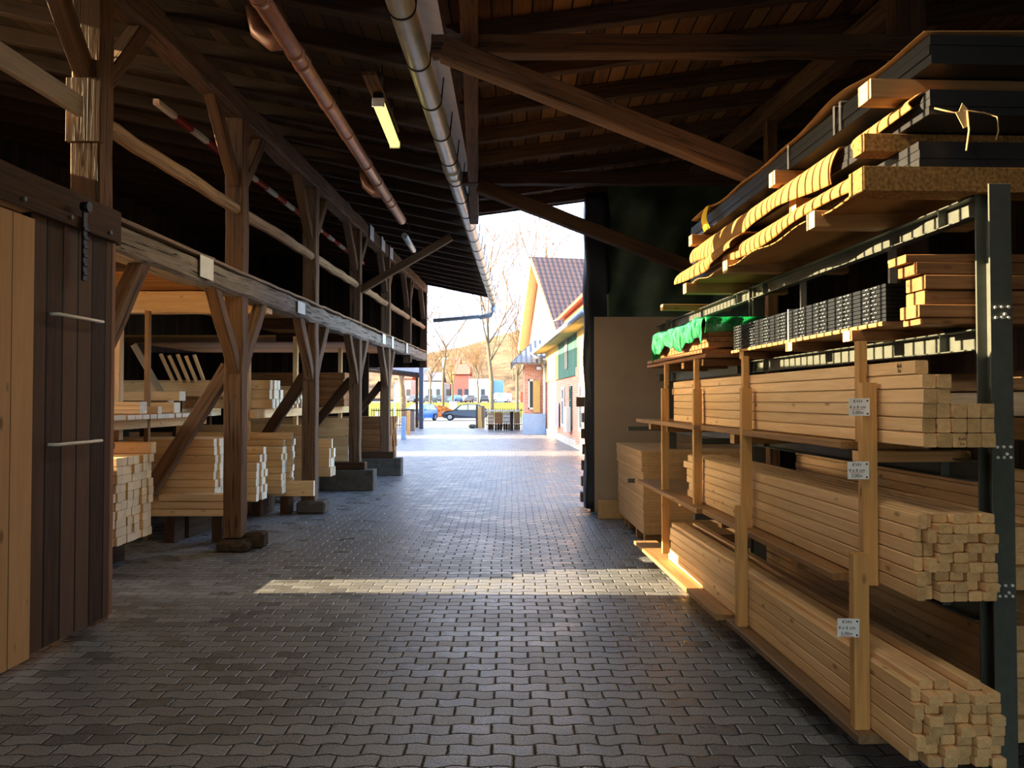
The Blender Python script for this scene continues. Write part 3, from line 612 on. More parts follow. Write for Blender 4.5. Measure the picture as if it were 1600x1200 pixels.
# pine uprights on the aisle side, and the three cards
UP = {}
def upright(key, s, a, z0, z1, w_, d_, label):
    o = beam('upright', RP(s, a, z0), RP(s, a, z1), w_, d_, [M_stud], None, .002, 0, 0); UP[key] = o; return tag(o, label, 'upright')
for key, s, a, z0, z1, lab in (('n3', 3.66, 1.822, 1.452, 1.93, 'nearest pine upright holding the upper bundle'), ('n2', 3.56, 1.80, .80, 1.73, 'nearest pine upright holding the middle bundle, with two cards'),
        ('n1', 3.42, 1.685, .205, .97, 'nearest pine upright holding the bottom bundle, with one card'), ('m3', 5.25, 1.822, 1.43, 1.95, 'middle pine upright holding the upper bundle'),
        ('m2', 5.15, 1.79, .78, 1.73, 'middle pine upright holding the middle bundle'), ('m1', 4.95, 1.685, .205, .97, 'middle pine upright holding the bottom bundle'),
        ('o3', 6.42, 1.82, 1.46, 1.99, 'third pine upright holding the upper bundle'), ('o2', 6.3, 1.79, .76, 1.74, 'third pine upright holding the middle bundle'),
        ('f3', 7.42, 1.815, 1.45, 2.0, 'farthest pine upright, short, at the end of the upper bundle'), ('f1', 7.3, 1.77, .205, 1.76, 'farthest tall pine upright holding the bundles'),):
    upright(key, s, a, z0, z1, .04 if key[1] == '3' else .068, .05, lab)
def card(c, size_w, lines, par, lab, rot, under):
    n = (-RDIR); m = facing(c, n) @ Matrix.Rotation(rot, 4, 'Z')
    o = obj('card', box((-size_w / 2, -.04, -.001), (size_w / 2, .04, .001)), M_white, None, m); tag(o, lab, 'card')
    for i, t in enumerate(lines): lettering('lettering', t, .0215, m @ Matrix.Translation((-.008, .0255 - i * .0255, .0014)), M_ink, o)
    bm = bmesh.new(); bx(bm, (-.006, under, .0014), (.06, .0018, .0008)); obj('underline', bm, M_red, o, m)
    for q in (.029, -.031):
        bm = bmesh.new(); tube(bm, [(size_w / 2 - .011, q, 0), (size_w / 2 - .011, q, .003)], .0042, 10); obj('pin', bm, M_ink, o, m)
card(W(1342.5, 636, 3.52), .098, ('KVH', '6 x 6 cm', '5,00m'), UP['n2'], 'topmost white handwritten card reading KVH 6 x 6 cm 5,00m on the nearest upright', 0, -.0115)
card(W(1341, 735, 3.52), .100, ('KVH', '4 x 6 cm', '3,00m'), UP['n2'], 'middle white handwritten card reading KVH 4 x 6 cm 3,00m on the nearest upright', 0, -.0115)
card(W(1325.5, 981, 3.375), .098, ('KVH', '4 x 6 cm', '5,00m'), UP['n1'], 'lowest white handwritten card reading KVH 4 x 6 cm 5,00m', -.03, -.037)
# ---------------------------------------------------------------- fourth shelf: larch boards, black grids, green pack
for i, (x, zz, h_) in enumerate(((1.86, 1.995, .028), (1.84, 2.026, .058), (1.885, 2.088, .063), (1.87, 2.155, .063), (1.835, 2.222, .054), (1.80, 2.280, .038))):
    o = beam('larch_board', Vector((x, 3.56 + .02 * math.sin(i * 4), zz + h_ / 2)), Vector((3.3, 3.60, zz + h_ / 2)), .16, h_, [M_brownplank], None, .004, .002, i); tag(o, f'reddish brown board, {ordn(i + 1)} from the bottom of the pile beside the steel column', 'board', 'reddish boards beside the steel column')
board('pack_board', 3.85, 6.15, 2.02, .42, 2.022, .022, M_plank, 'thin plank under the stack of black plastic grids')
for i, (s, a) in enumerate(((4.12, 1.98), (4.95, 2.0), (5.9, 2.02))): bearer(s, a, 1.965, .5, .1, .056, M_brownplank, f'brown bearer under the black plastic grids, {ordn(i + 1)} from the camera')
for i in range(9):
    bm = bmesh.new(); m = frame(RP(3.84, 2.04, 2.045 + i * .0215), RDIR); bx(bm, (.2, 1.15, .009), (.4, 2.3, .0175), 0, 0, m)
    for g in range(8):
        for q in range(3):
            y = .09 + g * .29 + q * .045 + (.022 if i % 2 else 0); bx(bm, (-.003, y, .009), (.007, .03, .006), 1, 0, m)
    o = obj('plastic_grid', bm, [M_blackp, M_slot]); tag(o, f'black plastic grid panel, {ordn(i + 1)} from the bottom of the stack on the fourth shelf', 'panel', 'black plastic grid panels')
def strap_loop(s, a0, a1, z0, z1, w_, name, lab, mat):
    bm = bmesh.new(); m = frame(RP(s, 0, 0), RDIR)
    for lo, hi in (((a0 - .003, 0, z0), (a0, w_, z1)), ((a0 - .003, 0, z1), (a1, w_, z1 + .003))): bx(bm, (Vector(lo) + Vector(hi)) / 2, Vector(hi) - Vector(lo), 0, 0, m)
    return tag(obj(name, bm, mat), lab, 'strap')
strap_loop(4.95, 2.036, 2.44, 2.02, 2.243, .014, 'packing_strap', 'white packing strap round the stack of black plastic grids', M_strap)
for i, s in enumerate((4.35, 5.55)):
    tag(obj('hanger_strip', box((-.02, -.012, 0), (.02, .012, .33 if i == 0 else .3), M=Matrix.Translation(RP(s, 2.35, 2.246 if i == 0 else 2.27))), M_galv), f'{"nearer" if i == 0 else "farther"} grey steel strip standing behind the black plastic grids', 'strip')
# green wrapped pack on its pallet boards
kg = NT('green_plastic_film', 0.16, 0.6); f = kg.noise(kg.coords(), 9, 4); kg.col(kg.ramp(f, [(.3, S(8, 104, 56)), (.7, S(22, 160, 84))])); kg.b.inputs['Coat Weight'].default_value = .4; kg.bump(kg.noise(kg.coords((3, 9, 6)), 4, 4, .6, 1.5), .8, .03)
gpk = empty('green_wrapped_pack', RP(6.3, 1.95, 2.13), 'pack of planks wrapped in shiny bright green film on the rack', 'pack')
bm = bmesh.new()
for r_ in range(4): bx(bm, (.33, .85, .03 + r_ * .045), (.58, 1.66, .042), 0, .003, frame(RP(6.25, 1.84, 2.075), RDIR))
obj('planks', bm, M_brownplank, gpk)
def gf(u, v_):
    s = 6.22 + u * 1.72; t = v_
    top = 2.325 + .006 * math.sin(s * 9) + .004 * math.sin(s * 23 + t * 9)
    if t < .45: q = t / .45; a = 1.815 - .015 * math.sin(q * math.pi) + .008 * math.sin(s * 13 + q * 3) + .005 * math.sin(s * 31 - q * 8); z = 2.13 + (top - 2.13) * q + (.03 * math.sin(s * 7) + .02 * math.sin(s * 17)) * (1 - q)
    else: q = (t - .45) / .55; a = 1.82 + .62 * q; z = top + .008 * math.sin(q * 14 + s * 5)
    return RP(s, a, z)
sheet(gf, 70, 26, .003, kg.m, 'film', gpk)
def gf2(u, v_):
    a = 1.83 + u * .62; z = 2.325 - v_ * (.13 - .04 * u) ; return RP(6.215 - .02 * math.sin(v_ * 3) - .01 * math.sin(u * 22 + v_ * 4), a, z)
sheet(gf2, 40, 12, .003, kg.m, 'film_end', gpk)
def gf3(u, v_):
    a = 1.80 + u * .64; z = 2.31 - v_ * (.28 - .05 * u); return RP(7.93 + .05 * math.sin(v_ * 2.5) + .02 * math.sin(u * 19), a, z)
sheet(gf3, 30, 12, .003, kg.m, 'film_end', gpk)
for i in range(2):
    for j, a in enumerate((1.83, 2.12)):
        board('larch_plank', 6.2 + .03 * i, 8.35 - .1 * i, a - .02 * i, .27, 1.995 + i * .036, .032, M_brownplank, f'brown plank, {"lower" if i == 0 else "upper"} {"aisle side" if j == 0 else "back"} one under the green wrapped pack')
for i, s in enumerate((6.4, 7.0, 7.6)): bearer(s, 1.86, 1.935, .6, .08, .055, M_brownplank, f'brown bearer under the green pack, {ordn(i + 1)} from the camera')
# ---------------------------------------------------------------- black laminate panels and cardboard on top
def slab(s0, s1, a, w_, z, th, lab, tilt=0.0, grp='black laminate panels on top of the rack'):
    o = beam('laminate_panel', RP(s0, a + w_ / 2, z + th / 2), RP(s1, a + w_ / 2, z + th / 2 + tilt), w_, th, [M_black], None, .002); return tag(o, lab, 'panel', grp)
for g, (zb, n, th, sn, nm_, a) in enumerate(((3.118, 3, .042, 3.34, 'top pack', 1.968), (2.905, 3, .036, 3.36, 'middle pack', 1.975), (2.69, 3, .038, 3.42, 'bottom pack', 1.96))):
    for i in range(n): slab(sn + R.uniform(-.004, .006), 7.12, a + R.uniform(0, .006), .78, zb + i * (th + .0012), th, f'black laminate panel, {ordn(i + 1)} from the bottom of the {nm_}')
bearer(3.44, 1.70, 2.573, 1.1, .14, .112, M_chip, 'thick chipboard bearer nearest the camera on top of the steel rail')
for i, s in enumerate((4.15, 5.6, 6.7)): bearer(s, 1.80, 2.578, .9, .1, .09, M_plank, f'pale ended bearer under the bottom black pack, {ordn(i + 2)} from the camera')
bearer(7.75, 1.85, 2.555, .7, .1, .06, M_plank, 'pale ended bearer poking out at the far end of the rack')
bearer(3.62, 1.80, 2.812, .9, .11, .086, M_chip, 'chipboard block between the bottom and middle black packs')
for i, s in enumerate((4.75, 6.6)): bearer(s, 1.95, 2.812, .9, .1, .086, M_plank, f'pale bearer between the bottom and middle black packs, {ordn(i + 2)} from the camera')
bearer(3.52, 1.78, 3.022, .9, .12, .09, M_plank, 'pale bearer block under the top black pack, nearest the camera')
for i, s in enumerate((4.9, 6.8)): bearer(s, 1.88, 3.022, .85, .1, .09, M_plank, f'pale bearer under the top black pack, {ordn(i + 2)} from the camera')
def cardb(name, s0, s1, a_in, z_in, drop, bulge, lab, seed, wav=.02, nu=60):
    rr_ = random.Random(seed); ph = [rr_.uniform(0, 6) for _ in range(4)]
    def fn(u, v_):
        s = s0 + (s1 - s0) * u; k_ = 1 + .25 * math.sin(s * 2.1 + ph[0])
        wv_ = wav * math.sin(s * 4.3 + ph[1]) + wav * .5 * math.sin(s * 11 + ph[2])
        if v_ < .35: q = v_ / .35; return RP(s, a_in + .16 * (1 - q), z_in + .004 + wv_ * .15 * q)
        q = (v_ - .35) / .65
        return RP(s + .02 * math.sin(q * 5 + ph[3]), a_in - bulge * k_ * math.sin(q * math.pi * .62) - .01 + wv_ * q, z_in - drop * (q ** 1.5) * (.9 + .2 * math.sin(s * 3 + ph[2])) + .3 * wv_ * q)
    o = sheet(fn, nu, 16, .005, M_card, name); return tag(o, lab, 'cardboard')
cardb('cardboard_cover', 4.15, 6.95, 1.972, 3.022, .185, .06, 'long bent cardboard sheet wrapped over the edge of the middle black pack', 3)
cardb('cardboard_cover', 3.86, 5.9, 1.962, 2.812, .135, .075, 'cardboard sheet hanging from the near half of the bottom black pack', 5, .012)
cardb('cardboard_cover', 5.5, 7.15, 1.95, 2.86, .14, .085, 'torn cardboard hanging from the far half of the bottom black pack', 8, .035)
cardb('cardboard_cover', 3.40, 3.95, 1.98, 3.016, .10, .05, 'small folded cardboard piece at the near corner of the middle black pack', 9, .006, 20)
def tc_(u, v_):
    s = 3.34 + u * 3.7; return RP(s, 1.955 + v_ * .8, 3.252 + .012 + (.05 * max(0, math.sin(u * 9 - .6)) ** 2) * (1 - v_) ** 2 + .006 * math.sin(s * 8))
o = sheet(tc_, 60, 12, .005, M_card, 'cardboard_cover'); tag(o, 'cardboard cover lying on top of the top black pack', 'cardboard')
def tcl(u, v_):
    s = 3.7 + u * 3.0; return RP(s, 1.86 - .05 * math.sin(u * 3) + v_ * .7, 2.672 - .05 * math.sin(u * math.pi) * (1 - v_) + .012 * math.sin(s * 9) * (1 - v_))
o = sheet(tcl, 50, 10, .005, M_card, 'cardboard_cover'); tag(o, 'sagging cardboard sheet under the bottom black pack', 'cardboard')
for i, s in enumerate((4.05, 4.12, 4.75)): strap_loop(s, 1.962, 2.75, 3.115, 3.27, .02, 'packing_strap', f'white strap round the top black pack, {ordn(i + 1)} from the camera', M_strap)
def yt(u, v_): return RP(6.45 + u * .16 + .02 * math.sin(v_ * 4), 1.945 - .02 * math.sin(v_ * 3) + .008 * math.sin(u * 9), 3.30 - v_ * .2)
tag(sheet(yt, 8, 10, .003, M_yellow, 'tape_strip'), 'crumpled yellow tape hanging from the top black pack', 'tape')
bm = bmesh.new(); pts = [RP(3.33, 1.99, 2.925), RP(3.32, 2.07, 2.90), RP(3.31, 2.12, 2.905), RP(3.32, 2.2, 2.90), RP(3.31, 2.25, 2.88), RP(3.31, 2.255, 2.82), RP(3.31, 2.245, 2.78)]
tube(bm, pts, .0035, 6); tube(bm, [RP(3.31, 2.12, 2.905), RP(3.305, 2.125, 2.82), RP(3.305, 2.112, 2.73)], .0045, 6)
prism(bm, [RP(3.31, 2.07, 2.90), RP(3.31, 2.105, 2.83), RP(3.31, 2.13, 2.84), RP(3.31, 2.12, 2.905)], (0, 0, 0), (0, .004, 0)); prism(bm, [RP(3.31, 2.085, 2.905), RP(3.31, 2.10, 2.94), RP(3.31, 2.13, 2.905)], (0, 0, 0), (0, .004, 0))
tag(obj('string', bm, M_string), 'frayed jute string with a paper tag at the near end of the middle black pack', 'string')
# ---------------------------------------------------------------- fibreboard sheets at the end wall
for i, s in enumerate((8.75, 9.3, 9.9, 10.25)): tag(beam('bearer', Vector((1.50, s, .07)), Vector((2.7, s, .07)), .09, .135, [M_plank, M_pine_end], None, .003), f'bearer on the paving under the fibreboard sheets, {ordn(i + 1)} from the camera', 'bearer')
for i in range(28):
    dx = R.uniform(-.006, .006) + (-.02 if i > 20 else 0)
    o = beam('fibreboard_sheet', Vector((2.10 + dx, 8.66 + R.uniform(-.006, .006), .139 + i * .0335 + .0162)), Vector((2.06 + dx, 10.42, .139 + i * .0335 + .0162)), 1.25, .0322, [M_mdf], None, .002); tag(o, f'pale fibreboard sheet, {ordn(i + 1)} from the bottom of the big stack', 'sheet', 'fibreboard sheets by the end wall')
tag(obj('short_board', box((1.20, 10.7, .0), (1.62, 10.76, .25), .004), M_mdf), 'short low board leaning place beside the fibreboard stack', 'board')['label'] = 'short low pale board standing beside the fibreboard stack'
# ---------------------------------------------------------------- left shed: stacked timber
SM = [M_spruce, M_spruce_end]
def pile(name, s0, cols, rows, w_, h_, off, L_, z0, where, mats=SM, jit=.05, skip=None, cat='timber', bears=True, lab='spruce timber'):
    cj = [R.uniform(-jit, jit) * .6 for _ in range(cols)]
    for c in range(cols):
        for r_ in range(rows if isinstance(rows, int) else rows[c]):
            if skip and skip(c, r_): continue
            e = round(R.uniform(-jit, jit) * .35 / .005) * .005 + cj[c]; p = LP(s0 + (c + .5) * w_, off + e, z0 + (r_ + .5) * h_)
            o = obj(name, beam_mesh(L_, w_ - .005, h_ - .003, mats, .005), mats, None, frame(p - LPERP * L_, LPERP))
            tag(o, f'{lab}, {ordn(r_ + 1)} layer up, {ordn(c + 1)} from the camera, {where}', cat, f'timbers in the {where}')
    if bears:
        for q, wd in ((.35, 'aisle end'), (L_ - .5, 'inner end')):
            d_ = cols * w_; zb = z0 if z0 < 1.2 else .1
            o = beam('bearer', LP(s0 - .02, off - q, z0 - zb / 2), LP(s0 + d_ + .02, off - q, z0 - zb / 2), .12, zb - .002, [M_olddark], None, .004); tag(o, f'timber bearer at the {wd} under the {where}', 'bearer')
pile('spruce_timber', 7.05, 9, [9, 9, 10, 10, 10, 10, 10, 10, 10], .1, .083, -.62, 2.6, .27, 'pile past the sliding door', jit=.04)
o = beam('spruce_timber', LP(7.92, -3.2, 1.16), LP(7.92, -.60, 1.16), .11, .11, SM, None, .002); tag(o, 'lit spruce beam lying on top of the pile just past the sliding door', 'timber')
pile('spruce_timber', 9.25, 6, 9, .1, .098, -.53, 2.6, .30, 'pile behind the lone post', jit=.05)
for i, (z, off) in enumerate(((.305, -.24), (.39, -.22), (.475, -.16))):
    o = beam('short_timber', LP(9.02, off - 1.0 + .06 * i, z + .04), LP(9.02, off - .02 - .05 * (i == 1), z + .04), .22 - .02 * i, .078, SM, None, .002); tag(o, f'short brown timber, {ordn(i + 1)} from the bottom, in front of the pile behind the lone post', 'timber')
for i in (0, 1): tag(beam('bearer', LP(8.9, -.9 + i * .55, .152), LP(9.16, -.9 + i * .55, .152), .12, .3, [M_olddark]), f'{"inner" if i == 0 else "outer"} block under the three short brown timbers', 'block')
pile('spruce_timber', 10.05, 4, [5, 5, 6, 7], .1, .1, -.34, 2.4, .32, 'first pile beyond the lone post')
pile('spruce_timber', 10.9, 6, [7, 7, 8, 9, 9, 8], .09, .095, -.27, 2.4, .32, 'second pile beyond the lone post', jit=.06)
tag(beam('front_timber', LP(11.22, -1.05, .365), LP(11.22, .10, .365), .1, .22, SM, None, .003), 'long brown timber lying before the second post above the paving', 'timber')
for i in (0, 1): tag(beam('bearer', LP(11.1, -.9 + i * .6, .126), LP(11.34, -.9 + i * .6, .126), .12, .25, [M_olddark]), f'{"inner" if i == 0 else "outer"} block under the long brown timber by the second post', 'block')
pile('spruce_plank', 12.35, 8, [4, 4, 4, 5, 5, 4, 5, 4], .056, .18, -.33, 2.2, .34, 'first pile beyond the second post', jit=.06, lab='spruce plank', cat='plank')
pile('spruce_plank', 13.15, 5, [3, 3, 4, 3, 3], .056, .16, -.2, 2.2, .34, 'low pile beyond the second post', jit=.06, lab='spruce plank', cat='plank')
pile('spruce_plank', 15.0, 7, [4, 4, 5, 4, 4, 4, 4], .07, .18, -.3, 2.2, .4, 'pile between the concrete blocks', jit=.06, lab='spruce plank', cat='plank')
pile('brown_plank', 17.5, 4, 8, .16, .14, .0, 2.4, .15, 'dark stack past the concrete blocks', [M_brownplank, M_brownplank], .05, lab='brown plank')
# second level shelf inside the left shed
for i in range(20):
    s = 7.55 + i * .16
    tag(beam('shelf_plank', LP(s, -3.3, 1.46), LP(s, -1.08 + R.uniform(-.03, .03), 1.46), .155, .05, SM, None, .003), f'shelf plank, {ordn(i + 1)} from the camera, inner shelf past the sliding door', 'plank', 'planks of the inner shelf')
for q in (-1.35, -2.9): tag(beam('shelf_bearer', LP(7.4, q, 1.375), LP(10.8, q, 1.375), .1, .118, [M_spruce]), f'long bearer under the {"aisle" if q > -2 else "inner"} side of the inner shelf', 'bearer')
for q, s in ((-1.35, 8.25), (-2.9, 8.3), (-1.35, 10.35), (-2.9, 10.35)):
    tag(beam('shelf_post', LP(s, q - .1, 0), LP(s, q - .1, 2.8 if s < 9 and q < -2 else 1.43), .09, .09, [M_spruce]), f'spruce post carrying the inner shelf, {"camera" if s < 9 else "far"} side, {"aisle" if q > -2 else "inner"} row', 'post')
for i in range(3):
    for j in range(2): tag(beam('spruce_timber', LP(8.72 + j * .11, -3.4, 1.516 + i * .046), LP(8.72 + j * .11, -1.14 - j * .02, 1.516 + i * .046), .1, .044, SM, None, .002), f'thin spruce batten, {ordn(i + 1)} up, {"near" if j == 0 else "far"} column on the inner shelf', 'timber')
tag(beam('spruce_timber', LP(9.1, -2.4, 1.53), LP(9.1, -1.12, 1.53), .1, .085, SM, None, .003), 'short squared timber on the inner shelf behind the thin battens', 'timber')
for i, (s, z, h_, off) in enumerate(((9.75, 1.555, .13, -1.22), (9.95, 1.565, .15, -1.4), (9.85, 1.70, .12, -1.2))):
    tag(beam('spruce_timber', LP(s, -4.2, z), LP(s, off, z), .18, h_, SM, None, .004), f'heavy dark spruce beam on the inner shelf, {("nearest", "farthest", "topmost")[i]} of three', 'timber')
o = beam('pale_stud', LP(9.18, -1.70, 1.16), LP(9.18, -1.70, 2.76), .16, .1, [M_spruce]); tag(o, 'pale upright stud glowing orange in the left shed, left of the thin pole', 'upright')
o['label'] = 'broad pale upright stud in the left shed, left of the thin brown stud'
beam('foot', LP(9.18, -1.70, .0), LP(9.18, -1.70, 1.17), .16, .1, [M_spruce], o)
o = beam('thin_stud', LP(9.2, -1.32, .0), LP(9.2, -1.32, 2.72), .055, .06, [M_plank]); tag(o, 'thin brown upright stud in the left shed under the pale joist', 'upright')
for i in range(5):
    s = 11.2 + i * .05; tag(beam('leaning_slat', LP(s, -1.95 + i * .09, 1.9), LP(s, -2.15 + i * .1, 2.32 - .02 * (i % 2)), .05, .04, [M_pine]), f'small slat leaning in the dark left shed, {ordn(i + 1)} from the left', 'slat', 'slats leaning at the back of the left shed')
tag(beam('shelf_timber', LP(11.15, -3.6, 1.80), LP(11.15, -1.1, 1.80), .2, .2, SM, None, .004), 'heavy beam on the back shelf under the leaning slats', 'timber')
tag(beam('shelf_post', LP(11.2, -1.9, 0), LP(11.2, -1.9, 1.7), .1, .1, [M_olddark]), 'dark post carrying the heavy beam under the leaning slats', 'post')
tag(beam('shelf_post', LP(11.2, -3.3, 0), LP(11.2, -3.3, 1.7), .1, .1, [M_olddark]), 'dark inner post carrying the heavy beam under the leaning slats', 'post')
tag(beam('lean_brace', LP(10.7, -2.28, 2.42), LP(10.7, -1.75, 1.51), .05, .08, [M_pale]), 'pale grey slanting board in the left shed behind the thin stud', 'board')
# shelf between the posts
def rackshelf(s0, s1, off, z, where):
    d_ = s1 - s0; tag(beam('shelf_bearer', LP(s0, off - .3, z - .07), LP(s1, off - .3, z - .07), .1, .13, [M_spruce]), f'aisle side bearer of the shelf {where}', 'bearer')
    tag(beam('shelf_bearer', LP(s0, off - 1.8, z - .07), LP(s1, off - 1.8, z - .07), .1, .13, [M_spruce]), f'inner bearer of the shelf {where}', 'bearer')
    for i, (s, q) in enumerate(((s0 + .1, -.42), (s1 - .1, -.42), (s0 + .1, -1.92), (s1 - .1, -1.92))):
        tag(beam('shelf_post', LP(s, off + q, 0), LP(s, off + q, 2.75 if q > -1 else z - .01), .075, .09, [M_spruce if q > -1 else M_olddark]), f'{"near" if s < s0 + .5 else "far"} {"aisle side" if q > -1 else "inner"} stud of the shelf {where}', 'upright')
rackshelf(11.0, 13.4, -.42, 1.52, 'around the second post')
pile('spruce_timber', 11.3, 4, [3, 3, 3, 2], .12, .14, -.55, 2.6, 1.525, 'shelf pile before the second post', jit=.06, bears=False)
pile('spruce_timber', 12.1, 9, [3, 4, 5, 3, 4, 5, 4, 3, 4], .07, .07, -.5, 2.4, 1.525, 'uneven shelf pile by the second post', jit=.1, bears=False)
rackshelf(14.4, 16.4, -.42, 1.52, 'between the two concrete blocks')
pile('brown_plank', 14.6, 5, 5, .25, .13, -.35, 2.4, 1.525, 'shelf pile between the concrete blocks', [M_brownplank, M_brownplank], .05, bears=False, lab='brown plank')
pile('bounce_timber', 4.72, 2, 11, .84, .127, -.75, 3.0, .1, 'unseen bounce stack behind sliding door', jit=.03, lab='thick pine timber', cat='timber')  # unseen stack, added to bounce and block sunlight behind the door
# ---------------------------------------------------------------- outdoors: ground, street, lawn, hill
def ground_quad(name, pts, mat):
    bm = bmesh.new(); prism(bm, pts, (0, 0, -.2), (0, 0, 0)); return struct(name, bm, mat)
M_asph = plain('sunlit_asphalt', S(128, 126, 122), 0.9, 0.1, 0, .06, 3); M_kerb = plain('kerb_stone', S(170, 166, 158), .9, .1)
M_grass = plain('winter_lawn', S(112, 112, 46), 0.95, 0.05, 0, .16, 2)
ground_quad('street', [(-120, 45.8, -.004), (120, 45.8, -.004), (120, 82, -.3), (-120, 82, -.3)], M_asph)
ground_quad('kerb', [(-120, 81.9, -.2), (120, 81.9, -.2), (120, 82.5, -.2), (-120, 82.5, -.2)], M_kerb)
ground_quad('lawn', [(-160, 82.4, -.22), (160, 82.4, -.22), (160, 150, 1.15), (-160, 150, 1.15)], M_grass)
ground_quad('far_street', [(-220, 149.8, 1.16), (220, 149.8, 1.16), (220, 215, 1.3), (-220, 215, 1.3)], M_asph)
kh = NT('wooded_hillside', 0.95, 0.05); f = kh.noise(kh.coords(), .16, 7, .7); kh.col(kh.ramp(f, [(.3, S(86, 74, 62)), (.5, S(122, 104, 82)), (.7, S(146, 126, 100))])); kh.bump(kh.noise(kh.coords(), .5, 6, .7), 1.0, 2.0)
bm = bmesh.new(); nx, ny = 90, 30; g = []
for j in range(ny + 1):
    row = []
    for i in range(nx + 1):
        x = -420 + 840 * i / nx; y = 214 + j * 12
        t = j / ny; prof = 46 * (1 - math.exp(-((x + 20) / 190) ** 2)) * 0 + 44 * math.exp(-((x - 60) / 160) ** 2) * (0.75 + .25 * math.sin(x * .02)) + 14
        row.append(bm.verts.new((x, y, 1.2 + prof * math.sin(min(1, t * 1.25) * math.pi / 2) ** 1.5 + 2.2 * noise.noise(Vector((x * .06, y * .06, 0))))))
    g.append(row)
for j in range(ny):
    for i in range(nx): bm.faces.new((g[j][i], g[j][i + 1], g[j + 1][i + 1], g[j + 1][i]))
struct('hill', bm, kh.m)
# ---------------------------------------------------------------- trees
M_bark = plain('pale_bark', S(112, 96, 80), 0.9, 0.1, 0, .15, 8); M_twig = plain('winter_twigs', S(122, 96, 70), 0.9, 0.1, 0, .1, 3)
def tree(x, y, z, h_, seed, lab, lean=0.0, depth=5, tr=.16, clear=.30, spread=.55, grp='bare trees beyond the yard'):
    rr_ = random.Random(seed); A_ = bmesh.new(); B_ = bmesh.new()
    def grow(p, d, Ln, r, lev):
        n = 3; pts = [p.copy()]; q = p.copy(); dd = d.copy()
        for i in range(n):
            dd = (dd + Vector((rr_.uniform(-.16, .16), rr_.uniform(-.16, .16), rr_.uniform(-.03, .12)))).normalized(); q = q + dd * Ln / n; pts.append(q.copy())
        tube(A_ if lev < 2 else B_, pts, [r, r * .85, r * .7, r * .55 if lev < depth else .012], 7 if lev < 2 else 4, cap=False)
        if lev >= depth: return
        k = (3 if lev < 4 else 2) if lev else 6
        for i in range(k + (rr_.random() < .5)):
            j = rr_.choice((1, 2, 3, 3)); b = pts[j]; an = rr_.uniform(0, 6.28); sp_ = spread * rr_.uniform(.6, 1.3)
            nd = (dd + Vector((math.cos(an), math.sin(an), 0)) * sp_ + Vector((0, 0, .12))).normalized()
            grow(b, nd, Ln * (rr_.uniform(.58, .8) if lev else rr_.uniform(.85, 1.25)), r * (.62 if lev else .5) * (1 - .12 * (3 - j)), lev + 1)
    base = Vector((x, y, z)); tp_ = base + Vector((lean, 0, h_ * clear))
    tube(A_, [base, base + Vector((0, 0, .3)), (base + tp_) / 2, tp_], [tr * 1.35, tr * 1.05, tr * .95, tr * .9], 9)
    grow(tp_, Vector((lean * .2, 0, 1)).normalized(), h_ * .30, tr * .9, 0)
    o = obj('bare_tree', A_, M_bark); tag(o, lab, 'tree', grp); obj('twigs', B_, M_twig, o); return o
def gz(y): return 0 if y < 46 else -.3 * (y - 46) / 36 if y < 82 else -.22 + 1.37 * (y - 82.4) / 67.6 if y < 150 else 1.2
for (px, Y, h_, sd, lab, kw) in ((768, 84, 20, 21, 'large bare tree rising in the middle of the view beyond the fence', dict(depth=6, tr=.26, clear=.2, spread=.7)),
        (692, 86, 13, 5, 'slim bare tree left of the parked dark car', dict(depth=5, tr=.16, clear=.3, spread=.8)), (629, 60, 8, 7, 'bare tree under the tiled shelter roof beside the shed end', dict(depth=5, tr=.28, clear=.26)),
        (808, 88, 11, 9, 'slim bare tree just left of the brick annex', dict(depth=5, tr=.18, clear=.3)), (707, 140, 9, 12, 'small bare tree on the lawn before the white house', dict(depth=4, tr=.2)),
        (747, 145, 9, 14, 'small bare tree in front of the wide white hall', dict(depth=4, tr=.2)), (829, 95, 22, 17, 'tall bare tree behind the brick annex roof', dict(depth=5, tr=.2, clear=.3)),
        (672, 120, 9, 19, 'bare tree at the far left of the lawn', dict(depth=4, tr=.18))):
    p = W(px, 640, Y); tree(p.x, Y, gz(Y) - .05, h_, sd, lab, **kw)
HX = []
for i in range(30):                                        # the wood on the hillside
    for _ in range(60):
        x = -70 + 150 * R.random(); y = 228 + R.random() * 120
        if all((x - p) ** 2 + (y - q) ** 2 > 13 ** 2 for p, q in HX): break
    HX.append((x, y)); t = (y - 214) / 360
    prof = 44 * math.exp(-((x - 60) / 160) ** 2) * (0.75 + .25 * math.sin(x * .02)) + 14; z = 1.2 + prof * math.sin(min(1, t * 1.25) * math.pi / 2) ** 1.5
    if i < 3: T = tree(0, 0, 0, 14, 40 + i, 'bare tree in the wood on the sunlit hillside', depth=4, tr=.2, clear=.2, grp='trees in the hillside wood'); T.matrix_local = Matrix.Translation((x, y, z - 1)); WM[T.name] = T.matrix_local.copy(); HT = globals().setdefault('HTS', []); HT.append(T)
    else:
        src = HTS[i % 3]; T = src.copy(); COL.objects.link(T); T.matrix_local = Matrix.Translation((x, y, z - 1)) @ Matrix.Rotation(R.random() * 6, 4, 'Z') @ Matrix.Scale(R.uniform(.7, 1.2), 4)
        for ch in src.children: c_ = ch.copy(); COL.objects.link(c_); c_.parent = T
